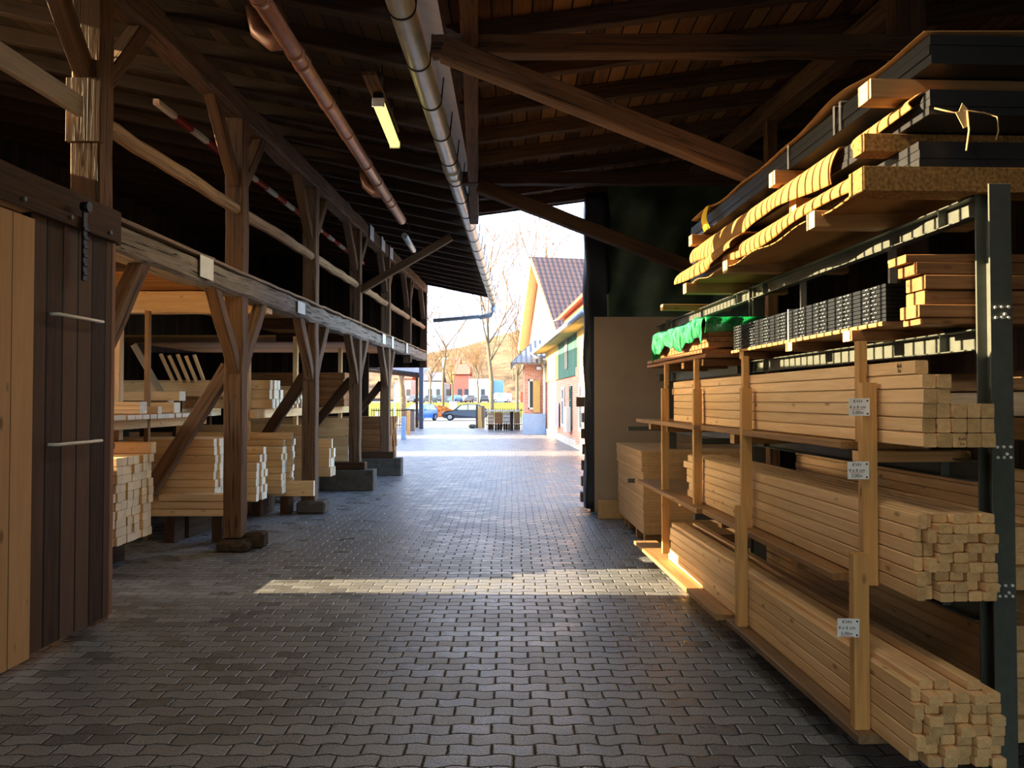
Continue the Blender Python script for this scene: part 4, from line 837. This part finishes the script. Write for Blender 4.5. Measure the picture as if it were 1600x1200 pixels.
# ---------------------------------------------------------------- brick house on the right
def bricks(name, a, b, mort, kind='Object', sc=(1, 1, 1)):
    k = NT(name, 0.85, 0.15); tcx = k.n('TexCoord'); sp = k.n('SeparateXYZ'); k.l(tcx.outputs[kind], sp.inputs[0])
    cb = k.n('CombineXYZ'); k.l(k.math('ADD', sp.outputs[0], sp.outputs[1]), cb.inputs[0]); k.l(sp.outputs[2], cb.inputs[1])
    br = k.n('TexBrick', offset=.5); k.l(cb.outputs[0], br.inputs['Vector'])
    for n_, v_ in (('Scale', 1.0), ('Mortar Size', .008), ('Mortar Smooth', .1), ('Brick Width', .25), ('Row Height', .078)): br.inputs[n_].default_value = v_
    br.inputs['Color1'].default_value = a; br.inputs['Color2'].default_value = b; br.inputs['Mortar'].default_value = mort
    k.col(br.outputs['Color']); return k.m
M_brick = bricks('red_brickwork', S(166, 112, 96), S(186, 134, 116), S(196, 184, 172)); M_render = plain('white_render', S(232, 230, 226), .85, .1, 0, .03)
M_greenb = planks('green_boards', (S(44, 84, 76), S(58, 102, 92), S(74, 120, 108)), .14, 'Y', .7); M_sunyellowb = planks('sun_yellow_boards', (S(168, 150, 92), S(180, 162, 104), S(190, 172, 116)), .14, 'Y', .7)  # yellow of the cladding and soffit partly paints in warm sunlight
M_glass = plain('dark_window_glass', S(60, 72, 84), .08, .6, 0, .02); M_winfr = plain('white_window_frame', S(236, 236, 236), .5, .3, 0, .02)
M_plinth = plain('pale_plinth', S(178, 178, 174), .9, .1); M_blue = plain('blue_grey_paint', S(132, 166, 204), .7, .2, 0, .04)
def tiles(name, a, b, wx, wy):
    k = NT(name, .55, .35); v = k.coords((1, 1, 1), 'UV', False); sp = k.n('SeparateXYZ'); k.l(v, sp.inputs[0])
    fx = k.math('FRACT', k.math('DIVIDE', sp.outputs[0], wx)); fy = k.math('FRACT', k.math('DIVIDE', sp.outputs[1], wy))
    w_ = k.math('SINE', k.math('MULTIPLY', fx, math.pi)); e = k.math('LESS_THAN', fy, .12)
    c = k.mix(k.noise(v, 2.3, 3), a, b); k.col(k.mix(e, c, tuple(x * .25 for x in a[:3]) + (1,)))
    k.bump(k.math('ADD', w_, k.math('MULTIPLY', fy, -.8)), 1.0, .06); return k.m
M_tile = tiles('brown_roof_tiles', S(82, 60, 58), S(104, 80, 76), .34, .42); M_slate = tiles('grey_slates', S(92, 92, 100), S(122, 122, 130), .25, .25); M_redtile = tiles('red_roof_tiles', S(160, 84, 58), S(186, 106, 74), .26, .34)
def roofplane(name, q, th, mat, parent):                    # q = eave0, eave1, ridge1, ridge0
    bm = bmesh.new(); uv = bm.loops.layers.uv.new('UVMap'); q = [Vector(p) for p in q]; n = (q[1] - q[0]).cross(q[3] - q[0]).normalized()
    T_ = [bm.verts.new(p + n * th) for p in q]; B_ = [bm.verts.new(p) for p in q]
    ex = (q[1] - q[0]).normalized(); ey = n.cross(ex)
    for f in [T_, B_[::-1]] + [(B_[i], B_[(i + 1) % 4], T_[(i + 1) % 4], T_[i]) for i in range(4)]:
        fc = bm.faces.new(f)
        for l_ in fc.loops: l_[uv].uv = ((l_.vert.co - q[0]).dot(ex), (l_.vert.co - q[0]).dot(ey))
    return obj(name, bm, mat, parent)
def hx(s): return 2.34 - .0478 * (s - 23.6)
HD = Vector((-.0478, 1, 0)).normalized(); HN = Vector((-1, -.0478, 0)).normalized()
def HP(s, out, z): return Vector((hx(s), s, z)) + HN * out
def hbox(s0, s1, o0, o1, z0, z1): 
    bm = bmesh.new(); prism(bm, [HP(s0, o0, z0), HP(s1, o0, z0), HP(s1, o1, z0), HP(s0, o1, z0)], (0, 0, 0), (0, 0, z1 - z0)); return bm
hs = empty('brick_house', HP(28, -2, 0), 'long brick house with green boarded upper wall along the right of the yard', 'building')
obj('wall', hbox(20, 37.2, 0, -5, 0, 4.4), M_brick, hs); obj('plinth', hbox(20, 37.3, .05, -.05, 0, .28), M_plinth, hs)
obj('pier', hbox(20, 26.0, .08, 0, 0.2, 2.75), M_brick, hs)
obj('boarding', hbox(25.4, 31.6, .06, 0, 2.5, 4.4), M_greenb, hs)['label'] = 'green board cladding'
obj('boarding', hbox(31.6, 37.2, .05, 0, 2.5, 4.4), M_sunyellowb, hs)['label'] = 'board cladding tinted sunlit yellow'
obj('boarding', hbox(20, 25.4, .10, 0, 2.75, 4.4), M_sunyellowb, hs)['label'] = 'board cladding tinted sunlit yellow at the near end'
for i, (s0, s1, z0, z1, fr) in enumerate(((24.05, 25.0, .66, 2.2, 1), (27.4, 28.0, .6, 2.15, 0), (29.7, 30.7, .6, 2.15, 0))):
    wv = obj('window', hbox(s0, s1, .02 + .08 * (i == 0), -.02, z0, z1), M_glass, hs); bm = bmesh.new()
    for a, b, c, d_ in ((s0, s0 + .09, z0, z1), (s1 - .09, s1, z0, z1), (s0, s1, z0, z0 + .1), (s0, s1, z1 - .1, z1), (s0, s1, z1 - .55, z1 - .45)): prism(bm, [HP(a, .0, c), HP(b, .0, c), HP(b, .12 if i == 0 else .05, c), HP(a, .12 if i == 0 else .05, c)], (0, 0, 0), (0, 0, d_ - c))
    obj('window_frame', bm, M_winfr if i != 1 else M_greenb, wv)
obj('hatch', hbox(28.2, 29.0, .1, .06, 2.8, 4.1), plain('grey_hatch', S(132, 128, 122), .8, .1), hs)
eo = .62
roofplane('roof', [HP(19.5, eo, 3.92), HP(37.6, eo, 3.92), HP(37.6, -3, 6.0), HP(19.5, -3, 6.0)][::-1], .1, M_slate, hs)
roofplane('soffit', [HP(20, eo, 3.9), HP(37.6, eo, 3.9), HP(37.6, 0, 3.95), HP(20, 0, 3.95)], .02, M_sunyellowb, hs)
bm = bmesh.new(); tube(bm, [HP(19.5, eo + .08, 3.93), HP(37.6, eo + .08, 3.93)], .07, 8); obj('gutter', bm, M_zinc, hs)
bm = bmesh.new(); tube(bm, [HP(37.3, eo + .08, 3.9), HP(37.3, .25, 3.5), HP(37.25, .12, 3.2), HP(37.2, .12, 0)], .06, 8); obj('downpipe', bm, M_winfr, hs)
dm = [HP(24.5, .2, 4.35), HP(30.6, .2, 4.25), HP(30.6, .2, 5.0), HP(24.5, .2, 5.5)]
bm = bmesh.new(); prism(bm, [HP(24.0, -.3, 4.3), HP(32.5, -.3, 4.3), HP(32.5, -.3, 5.1), HP(24.0, -.3, 5.15)], (0, 0, 0), -HN * 1.5); obj('dormer', bm, plain('red_dormer_cladding', S(170, 92, 70), .8, .1), hs)
roofplane('dormer_roof', [HP(23.6, -.05, 5.05), HP(32.9, -.05, 5.05), HP(32.9, -2.2, 5.6), HP(23.6, -2.2, 5.6)][::-1], .1, M_redtile, hs)
bm = bmesh.new(); tube(bm, [HP(32.7, .0, 5.08), HP(32.7, .25, 4.95), HP(32.7, .3, 4.3), HP(33, .55, 4.0)], .05, 8); obj('downpipe', bm, M_winfr, hs)
for i, (s, z0, z1, o_) in enumerate(((27.5, .5, 1.4, .06), (31.4, .55, 1.55, .06))):
    r = obj('letter_board', hbox(s, s + .75, o_ + .16, o_, z0, z1), M_winfr); tag(r, f'{"nearer" if i == 0 else "farther"} white slatted box on the brick house wall', 'box')
    bm = bmesh.new()
    for j in range(5): prism(bm, [HP(s, o_ + .17, z0 + .12 + j * .17), HP(s + .75, o_ + .17, z0 + .12 + j * .17), HP(s + .75, o_ + .155, z0 + .12 + j * .17), HP(s, o_ + .155, z0 + .12 + j * .17)], (0, 0, 0), (0, 0, .02))
    obj('slats', bm, M_plinth, r)
# annex
an = empty('brick_annex', (1.4, 38, 0), 'small brick annex with grey slate roof at the far end of the house', 'building')
obj('wall', box((.62, 37.4, 0), (1.75, 43, 3.5)), M_brick, an); obj('plinth', box((.50, 37.1, 0), (1.62, 37.5, .98)), M_blue, an)['label'] = 'blue grey plinth'
wv = obj('window', box((.84, 37.36, 1.25), (1.06, 37.44, 2.6)), M_glass, an); bm = bmesh.new()
for a, b, c, d_ in ((.80, .86, 1.2, 2.65), (1.04, 1.10, 1.2, 2.65), (.8, 1.1, 1.2, 1.28), (.8, 1.1, 2.57, 2.65)): bx(bm, ((a + b) / 2, 37.35, (c + d_) / 2), (b - a, .06, d_ - c))
obj('window_frame', bm, M_winfr, wv); obj('shutter', box((1.02, 37.28, 1.05), (1.36, 37.34, 2.6)), M_sunyellowb, an)
q = [(.0, 36.7, 3.35), (2.1, 36.7, 3.35), (2.1, 40, 4.7), (1.2, 40, 4.7)]; roofplane('roof', q, .1, M_slate, an)
q = [(.0, 43.5, 3.35), (.0, 36.7, 3.35), (1.2, 40, 4.7), (1.2, 43.5, 4.7)]; roofplane('roof', q, .1, M_slate, an)
bm = bmesh.new(); tube(bm, [(1.3, 37.35, 3.3), (1.3, 37.1, 3.3), (1.3, 36.95, 3.2)], .03, 8); tube(bm, [(1.3, 36.95, 3.25), (1.3, 36.95, 3.1)], .13, 10); obj('wall_lamp', bm, M_zinc, an)
# gabled house
gh = empty('gabled_house', (4, 50, 0), 'tall white gabled house with steep brown tiled roof behind the annex', 'building')
ga, gb, gc = Vector((3.45, 46, 5.5)), Vector((1.22, 56, 5.6)), Vector((1.95, 51, 11.05)); rd = Vector((10, 2.1, 0)).normalized() * 14
ov = -rd.normalized() * .7
bm = bmesh.new(); prism(bm, [Vector((ga.x, ga.y, 0)), ga, gc - Vector((0, 0, .25)), gb, Vector((gb.x, gb.y, 0))], (0, 0, 0), rd); obj('wall', bm, M_render, gh)
roofplane('roof', [ga + Vector((.06, -.3, -.4)) + ov, ga + rd + Vector((.06, -.3, -.4)), gc + rd, gc + ov], .15, M_tile, gh)
roofplane('roof', [gb + rd + Vector((-.06, .3, -.3)), gb + Vector((-.06, .3, -.3)) + ov, gc + ov, gc + rd], .15, M_tile, gh)
M_verge = wood('orange_verge_board', S(172, 122, 84), S(188, 138, 98), 0, .7, 0)
roofplane('soffit', [gb + rd + Vector((-.06, .3, -.34)), gb + Vector((-.06, .3, -.34)) + ov * .98, gc + ov * .98 + Vector((0, 0, -.04)), gc + rd + Vector((0, 0, -.04))], .03, M_verge, gh)
beam('verge_board', gb + ov * 1.02 + Vector((-.05, .25, -.32)), gc + ov * 1.02 + Vector((0, 0, -.12)), .06, .5, [M_verge], gh)
beam('verge_board', ga + ov * 1.02 + Vector((.05, -.25, -.42)), gc + ov * 1.02 + Vector((0, 0, -.12)), .06, .22, [M_verge], gh)
pdir = (gb - ga); pdir.z = 0; pdir.normalize(); nrm_ = -rd.normalized()
bm = bmesh.new(); prism(bm, [ga + pdir * .2 + Vector((0, 0, -.6)), ga + pdir * 3.3 + Vector((0, 0, -.6)), ga + pdir * 3.3 + Vector((0, 0, 2.6)), ga + pdir * 2.3 + Vector((0, 0, 2.6))], nrm_ * .02, nrm_ * .08); obj('cladding', bm, planks('pale_blue_siding', (S(136, 176, 214), S(156, 194, 228), S(166, 202, 234)), .35, 'Z'), gh)
bm = bmesh.new(); e = gc + rd * .2; tube(bm, [e, e + Vector((0, 0, .7))], .03, 6); tube(bm, [e + Vector((-.3, 0, .6)), e + Vector((.3, 0, .6))], .025, 6); obj('aerial', bm, M_zinc, gh)
# added barns, out of sight on the left, that keep the yard in shade
for i, (s0, s1) in enumerate(((24.6, 32.5), (36.0, 46.5))):
    bm = bmesh.new(); prism(bm, [(-22, s0, 0), (-12, s0, 0), (-12, s0, 5.6), (-17, s0, 8.6), (-22, s0, 5.6)], (0, 0, 0), (0, s1 - s0, 0))
    tag(obj('shade_barn', bm, M_brick), f'{"nearer" if i == 0 else "farther"} added unseen barn left of the yard', 'building')
# ---------------------------------------------------------------- yard edge, street furniture
o = obj('steel_post', box((-5.32, 43.9, 0), (-5.08, 44.15, 3.75), .02), plain('blue_black_painted_steel', S(52, 60, 84), .5, .4)); tag(o, 'dark blue steel post standing where the yard meets the street', 'post')
sh = empty('tiled_shelter', (-6.6, 46, 0), 'small shelter with a pale tiled roof left of the dark blue post', 'shelter')
roofplane('roof', [(-9.2, 44.2, 3.55), (-5.1, 44.2, 3.05), (-5.1, 48, 3.5), (-9.2, 48, 4.1)], .14, M_slate, sh)
beam('roof_beam', (-9.2, 44.3, 3.45), (-5.1, 44.3, 2.98), .14, .16, [M_olddark], sh); beam('post', (-5.7, 46, 0), (-5.7, 46, 3.1), .14, .14, [M_olddark], sh); beam('post', (-8.9, 46, 0), (-8.9, 46, 3.4), .14, .14, [M_olddark], sh)
o = obj('blue_board', box((-4.62, 32.0, 0), (-4.46, 32.4, .95), .01), M_blue); tag(o, 'pale blue upright board by the left kerb of the yard', 'board')
o = obj('brown_board', box((-5.0, 36.5, 0), (-4.87, 36.8, 1.15), .01), M_stud); tag(o, 'pinkish brown upright board behind the pale blue board', 'board')
o = obj('white_post', box((-4.60, 25.9, 0), (-4.52, 26.0, 1.25), .01), M_whitepaint); tag(o, 'slim white post at the left edge of the yard', 'post')
o = obj('white_post', box((-6.95, 45, 0), (-6.83, 45.1, 2.6), .01), M_whitepaint); tag(o, 'tall white post under the tiled shelter', 'post')
o = obj('waste_bin', box((-5.66, 41, 0), (-5.22, 41.5, 1.1), .04), plain('grey_bin_plastic', S(110, 104, 100), .6, .3)); tag(o, 'grey waste bin left of the dark blue post', 'bin')
obj('lid', box((-5.68, 40.98, 1.1), (-5.20, 41.52, 1.16), .02), M_iron, o)
M_crate = M_plank
def fence(x0, x1, y, z, h_, lab, pitch=.14):
    r = empty('fence', ((x0 + x1) / 2, y, z), lab, 'fence'); bm = bmesh.new(); x = x0
    while x < x1: bx(bm, (x, y, z + h_ / 2), (.03, .03, h_)); x += pitch
    obj('pickets', bm, M_iron, r); bm = bmesh.new()
    for q in (.15, h_ - .12): bx(bm, ((x0 + x1) / 2, y, z + q), (x1 - x0, .03, .05))
    obj('rails', bm, M_iron, r)
fence(-8.4, -5.6, 46.0, 0, 1.15, 'dark picket fence under the tiled shelter'); fence(-1.55, 1.0, 46.6, 0, 1.15, 'dark picket fence right of the parked dark car')
g_ = empty('gate_post', (-1.95, 45.5, 0), 'pale gate pillar with an orange board at the rear of the dark car', 'gate post')
obj('pillar', box((-2.14, 45.4, 0), (-2.02, 45.7, 1.36), .01), M_concrete, g_); obj('board', box((-2.01, 45.35, 0), (-1.80, 45.45, 1.25), .01), M_stud, g_); obj('frame', box((-1.79, 45.4, 0), (-1.62, 45.5, 1.3), .01), M_weathered, g_)
tag(obj('round_stone', box((-2.55, 45.0, 0), (-2.1, 45.5, .22), .09), M_concrete), 'rounded stone at the foot of the gate pillar', 'stone')
wl_ = empty('stone_table', (0, 42, 0), 'long low stone slab on supports beside the annex', 'slab'); obj('slab', box((-1.42, 41.2, 1.02), (.45, 42.3, 1.10), .01), M_plinth, wl_)
obj('support', box((-.1, 41.5, 0), (.08, 42.2, 1.02)), M_concrete, wl_)
for i, (x0, x1, m_, c) in enumerate(((-1.3, -.98, M_pale, 'cream'), (-.94, -.52, M_brownplank, 'red brown'), (-.48, -.1, M_plinth, 'pale grey'), (.1, .43, M_weathered, 'dark wooden'))):
    r = obj('crate', box((x0, 41.25, .38), (x1, 41.95, .98), .01), m_); tag(r, f'{c} crate under the stone slab beside the annex', 'crate')
    bm = bmesh.new()
    for q in (.5, .7, .9): bx(bm, ((x0 + x1) / 2, 41.24, q), (x1 - x0 + .02, .02, .03))
    obj('slats', bm, M_weathered, r)
    bm = bmesh.new(); rr = random.Random(i)
    for q in range(3): bx(bm, (x0 + (x1 - x0) * (q + .5) / 3, 41.3 + rr.uniform(0, .4), .19), ((x1 - x0) / 3.2, .4, .376), 0, .05)
    tag(obj('footing_stones', bm, M_stone), f'dark stones carrying the {c} crate', 'stone')
hd = NT('russet_hedge_leaf', .9, .1); f = hd.noise(hd.coords(), 9, 5); hd.col(hd.ramp(f, [(.3, S(120, 66, 36)), (.7, S(190, 112, 62))]))
def blob(name, x, y, z, rx_, ry, rz, mat, lab, cat, seed):
    bm = bmesh.new(); bmesh.ops.create_icosphere(bm, subdivisions=4, radius=1)
    for v in bm.verts:
        n_ = 1 + .3 * noise.noise(v.co * 3 + Vector((seed, 0, 0))) + .22 * noise.noise(v.co * 9 + Vector((seed, 3, 0))); v.co = Vector((x + v.co.x * rx_ * n_, y + v.co.y * ry * n_, max(z, z + rz * .75 + v.co.z * rz * n_)))
    return tag(obj(name, bm, mat), lab, cat)
blob('hedge', W(682, 650, 82).x, 82.8, gz(83) - .1, 1.5, .6, .75, hd.m, 'low russet hedge left of the parked dark car', 'hedge', 3); blob('bush', 1.15, 48, 0, .5, .5, .75, plain('green_leaves', S(120, 150, 50), .9, .1, 0, .25, 9), 'small green bush behind the stone slab', 'bush', 6)
# ---------------------------------------------------------------- cars
M_navy = plain('navy_car_paint', S(26, 32, 58), .18, .6, 0, .02); M_tyre = plain('tyre', S(24, 24, 25), .8, .2); M_hub = plain('hub', S(176, 178, 182), .35, .5, .6)
M_cglass = plain('car_glass', S(150, 176, 150), .08, .6, 0, .03)
def car(x, y, z, ang, L_, paint, lab, kind='hatch', detail=True, grp=None):
    M_ = Matrix.Translation((x, y, z)) @ Matrix.Rotation(ang, 4, 'Z'); r = empty('van' if kind == 'van' else 'car', (x, y, z), lab, 'van' if kind == 'van' else 'car', grp); k_ = L_ / 4.0
    prof = {'hatch': [(0, .35), (.02, .62), (.25, .80), (1.0, .93), (1.62, 1.40), (2.2, 1.49), (3.2, 1.46), (3.75, 1.15), (3.97, .95), (4.0, .4), (3.8, .22), (.25, .2)],
            'van': [(0, .35), (.02, .8), (.5, 1.1), (1.0, 1.75), (1.3, 1.92), (3.9, 1.92), (4.0, 1.7), (4.0, .35), (3.8, .25), (.25, .25)]}[kind]
    hw = .86; bm = bmesh.new(); A_, B_ = [], []
    for s_ in (-1, 1):
        ring = []
        for px, pz in prof:
            tuck = 0 if pz < .95 else .17 * (pz - .95) / .5; ring.append(bm.verts.new((px * k_ - L_ / 2, s_ * (hw - tuck - (.08 if px < .1 or px > 3.9 else 0)), pz)))
        (A_ if s_ < 0 else B_).extend(ring)
    n = len(prof)
    for i in range(n): bm.faces.new((A_[i], A_[(i + 1) % n], B_[(i + 1) % n], B_[i]))
    bm.faces.new(A_[::-1]); bm.faces.new(B_)
    obj('body', bm, paint, r, M_)
    if kind == 'hatch': ws = [[(1.28, .97), (1.72, 1.36), (2.25, 1.42), (2.25, .97)], [(2.33, .97), (2.33, 1.42), (3.1, 1.40), (3.42, 1.12), (3.4, .97)]]
    else: ws = [[(1.05, 1.15), (1.3, 1.7), (1.9, 1.7), (1.9, 1.15)]]
    for s_ in (-1, 1):
        for poly in ws:
            bm = bmesh.new(); pts = [(px * k_ - L_ / 2, s_ * (hw - .17 * max(0, pz - .95) / .5), pz) for px, pz in poly]; prism(bm, pts, (0, -.012, 0), (0, .012, 0)); obj('window', bm, M_cglass, r, M_)
        for wx_ in (.72, 3.25):
            bm = bmesh.new(); c = Vector((wx_ * k_ - L_ / 2, s_ * .80, .31)); tube(bm, [c - Vector((0, .10, 0)), c + Vector((0, .10, 0))], .31, 18); w__ = obj('wheel', bm, M_tyre, r, M_)
            bm = bmesh.new(); tube(bm, [c + Vector((0, s_ * .09, 0)), c + Vector((0, s_ * .112, 0))], .2, 14); obj('hubcap', bm, M_hub, w__, M_)
    if kind == 'hatch' and detail:
        bm = bmesh.new(); prism(bm, [(1.06 * k_ - L_ / 2, -.66, .99), (1.06 * k_ - L_ / 2, .66, .99), (1.58 * k_ - L_ / 2, .6, 1.38), (1.58 * k_ - L_ / 2, -.6, 1.38)], (-.02, 0, .0), (0, 0, .012)); obj('windscreen', bm, M_cglass, r, M_)
        for s_ in (-1, 1):
            bm = bmesh.new(); bx(bm, (1.3 * k_ - L_ / 2, s_ * .93, 1.0), (.12, .16, .12), 0, .03); obj('mirror', bm, paint, r, M_)
            bm = bmesh.new(); bx(bm, (.12 * k_ - L_ / 2, s_ * .62, .70), (.22, .3, .13), 0, .03); obj('headlamp', bm, M_hub, r, M_)
            bm = bmesh.new(); bx(bm, (3.94 * k_ - L_ / 2, s_ * .7, .86), (.1, .22, .2), 0, .02); obj('tail_lamp', bm, M_red, r, M_)
    return r
car(W(725, 650, 70).x + .1, 70, gz(70), 0, 4.1, M_navy, 'dark navy hatchback parked on the street beyond the yard')
car(W(652, 640, 66).x, 68, gz(68), math.radians(70), 4.0, plain('mid_blue_car_paint', S(60, 110, 190), .2, .6), 'blue car seen from behind left of the dark blue post')
pc = [('black', S(34, 36, 42)), ('dark grey', S(70, 74, 82)), ('blue', S(60, 96, 150)), ('silver', S(170, 172, 176)), ('charcoal', S(52, 52, 58))]
for i, (px, nme, c) in enumerate(((672, 'black', 0), (684, 'dark grey', 1), (711, 'blue', 2), (729, 'silver', 3), (737, 'black', 4), (757, 'charcoal', 4), (648, 'dark grey', 1))):
    loc_ = ('far left behind the lawn', 'beside the slim tree behind the lawn', 'behind the lawn before the red house', 'left of the wide white hall', 'at the left corner of the white hall', 'in front of the wide white hall', 'behind the blue car')[i]
    car(W(px, 625, 153.5 + 6.2 * (i % 2)).x, 153.5 + 6.2 * (i % 2), 1.16, math.radians(90 if i % 2 else 70), 3.9, plain(f'far_paint_{i}', pc[c][1], .25, .5), f'distant {nme} car parked {loc_}', 'hatch', False)
car(W(782, 625, 153).x, 153, 1.16, math.radians(20), 4.3, M_render, 'distant white van parked right of the wide white hall', 'van', False)
# far houses
def house(x0, x1, y, z1, mat, lab, roof=None, rh=0, wins=0, d_=10):
    r = empty('house', ((x0 + x1) / 2, y, 1.2), lab, 'building'); obj('wall', box((x0, y, 1.2), (x1, y + d_, z1)), mat, r)
    if roof:
        roofplane('roof', [(x0 - .3, y - .4, z1), (x1 + .3, y - .4, z1), (x1 + .3, y + d_ / 2, z1 + rh), (x0 - .3, y + d_ / 2, z1 + rh)], .2, roof, r)
        roofplane('roof', [(x1 + .3, y + d_ + .4, z1), (x0 - .3, y + d_ + .4, z1), (x0 - .3, y + d_ / 2, z1 + rh), (x1 + .3, y + d_ / 2, z1 + rh)], .2, roof, r)
    for i in range(wins):
        xx = x0 + (x1 - x0) * (i + .6) / (wins + .2); obj('window', box((xx, y - .05, 2.6), (xx + .9, y + .02, 4.0)), M_glass, r)
H0 = 165
def hxp(px): return (px - 800) / 1200 * H0
M_redw = plain('red_render', S(190, 112, 96), .85, .1); M_pink = plain('pink_render', S(206, 150, 150), .85, .1); M_gold = plain('ochre_render', S(222, 172, 84), .85, .1)
house(hxp(612), hxp(637), 170, 6.2, M_pink, 'distant pinkish house left of the dark blue post', M_redtile, 2.2, 2)
house(hxp(661), hxp(689), H0, 5.6, M_render, 'distant white house at the left end of the street', M_slate, 2, 2)
house(hxp(690), hxp(702), H0 + 2, 5.2, M_plinth, 'distant grey annex right of the white house', None, 0, 1)
house(hxp(703) * 1.1, hxp(716) * 1.1, H0 + 17, 9.6, M_gold, 'distant ochre house behind the lawn', M_redtile, 2.4, 1)
house(hxp(709), hxp(732), H0, 7.0, M_redw, 'distant red house beside the wide white hall', M_redtile, 2.4, 2)
house(hxp(732.5), hxp(770), H0, 6.2, M_render, 'distant wide white hall behind the lawn', None, 0, 1)
house(hxp(771), hxp(786), H0 + 4, 6.0, M_blue, 'distant pale blue grey shed right of the wide white hall', None, 0, 0)
for i, (px0, px1) in enumerate(((791, 799), (812, 822))):
    r = obj('red_container', box((hxp(px0), 156, 1.2), (hxp(px1), 158, 3.4), .05), plain(f'orange_red_paint_{i}', S(206, 86, 56), .6, .3)); tag(r, f'{"left" if i == 0 else "right"} orange red booth left of the annex', 'booth')
o = obj('utility_box', box((W(707, 630, 110).x - .5, 110, gz(110)), (W(707, 630, 110).x + .55, 110.6, gz(110) + 1.1), .03), M_winfr); tag(o, 'white utility box on the lawn', 'utility box')
o = empty('street_lamp', (W(692, 600, 90).x, 90, gz(90)), 'tall thin street lamp beside the slim bare tree', 'street lamp'); bm = bmesh.new(); xl = W(692, 600, 90).x; tube(bm, [(xl, 90, gz(90)), (xl, 90, 6.5)], .06, 8); obj('mast', bm, M_zinc, o); bm = bmesh.new(); bx(bm, (xl + .3, 90, 6.5), (.7, .2, .1), 0, .03); obj('lamp_head', bm, M_zinc, o)
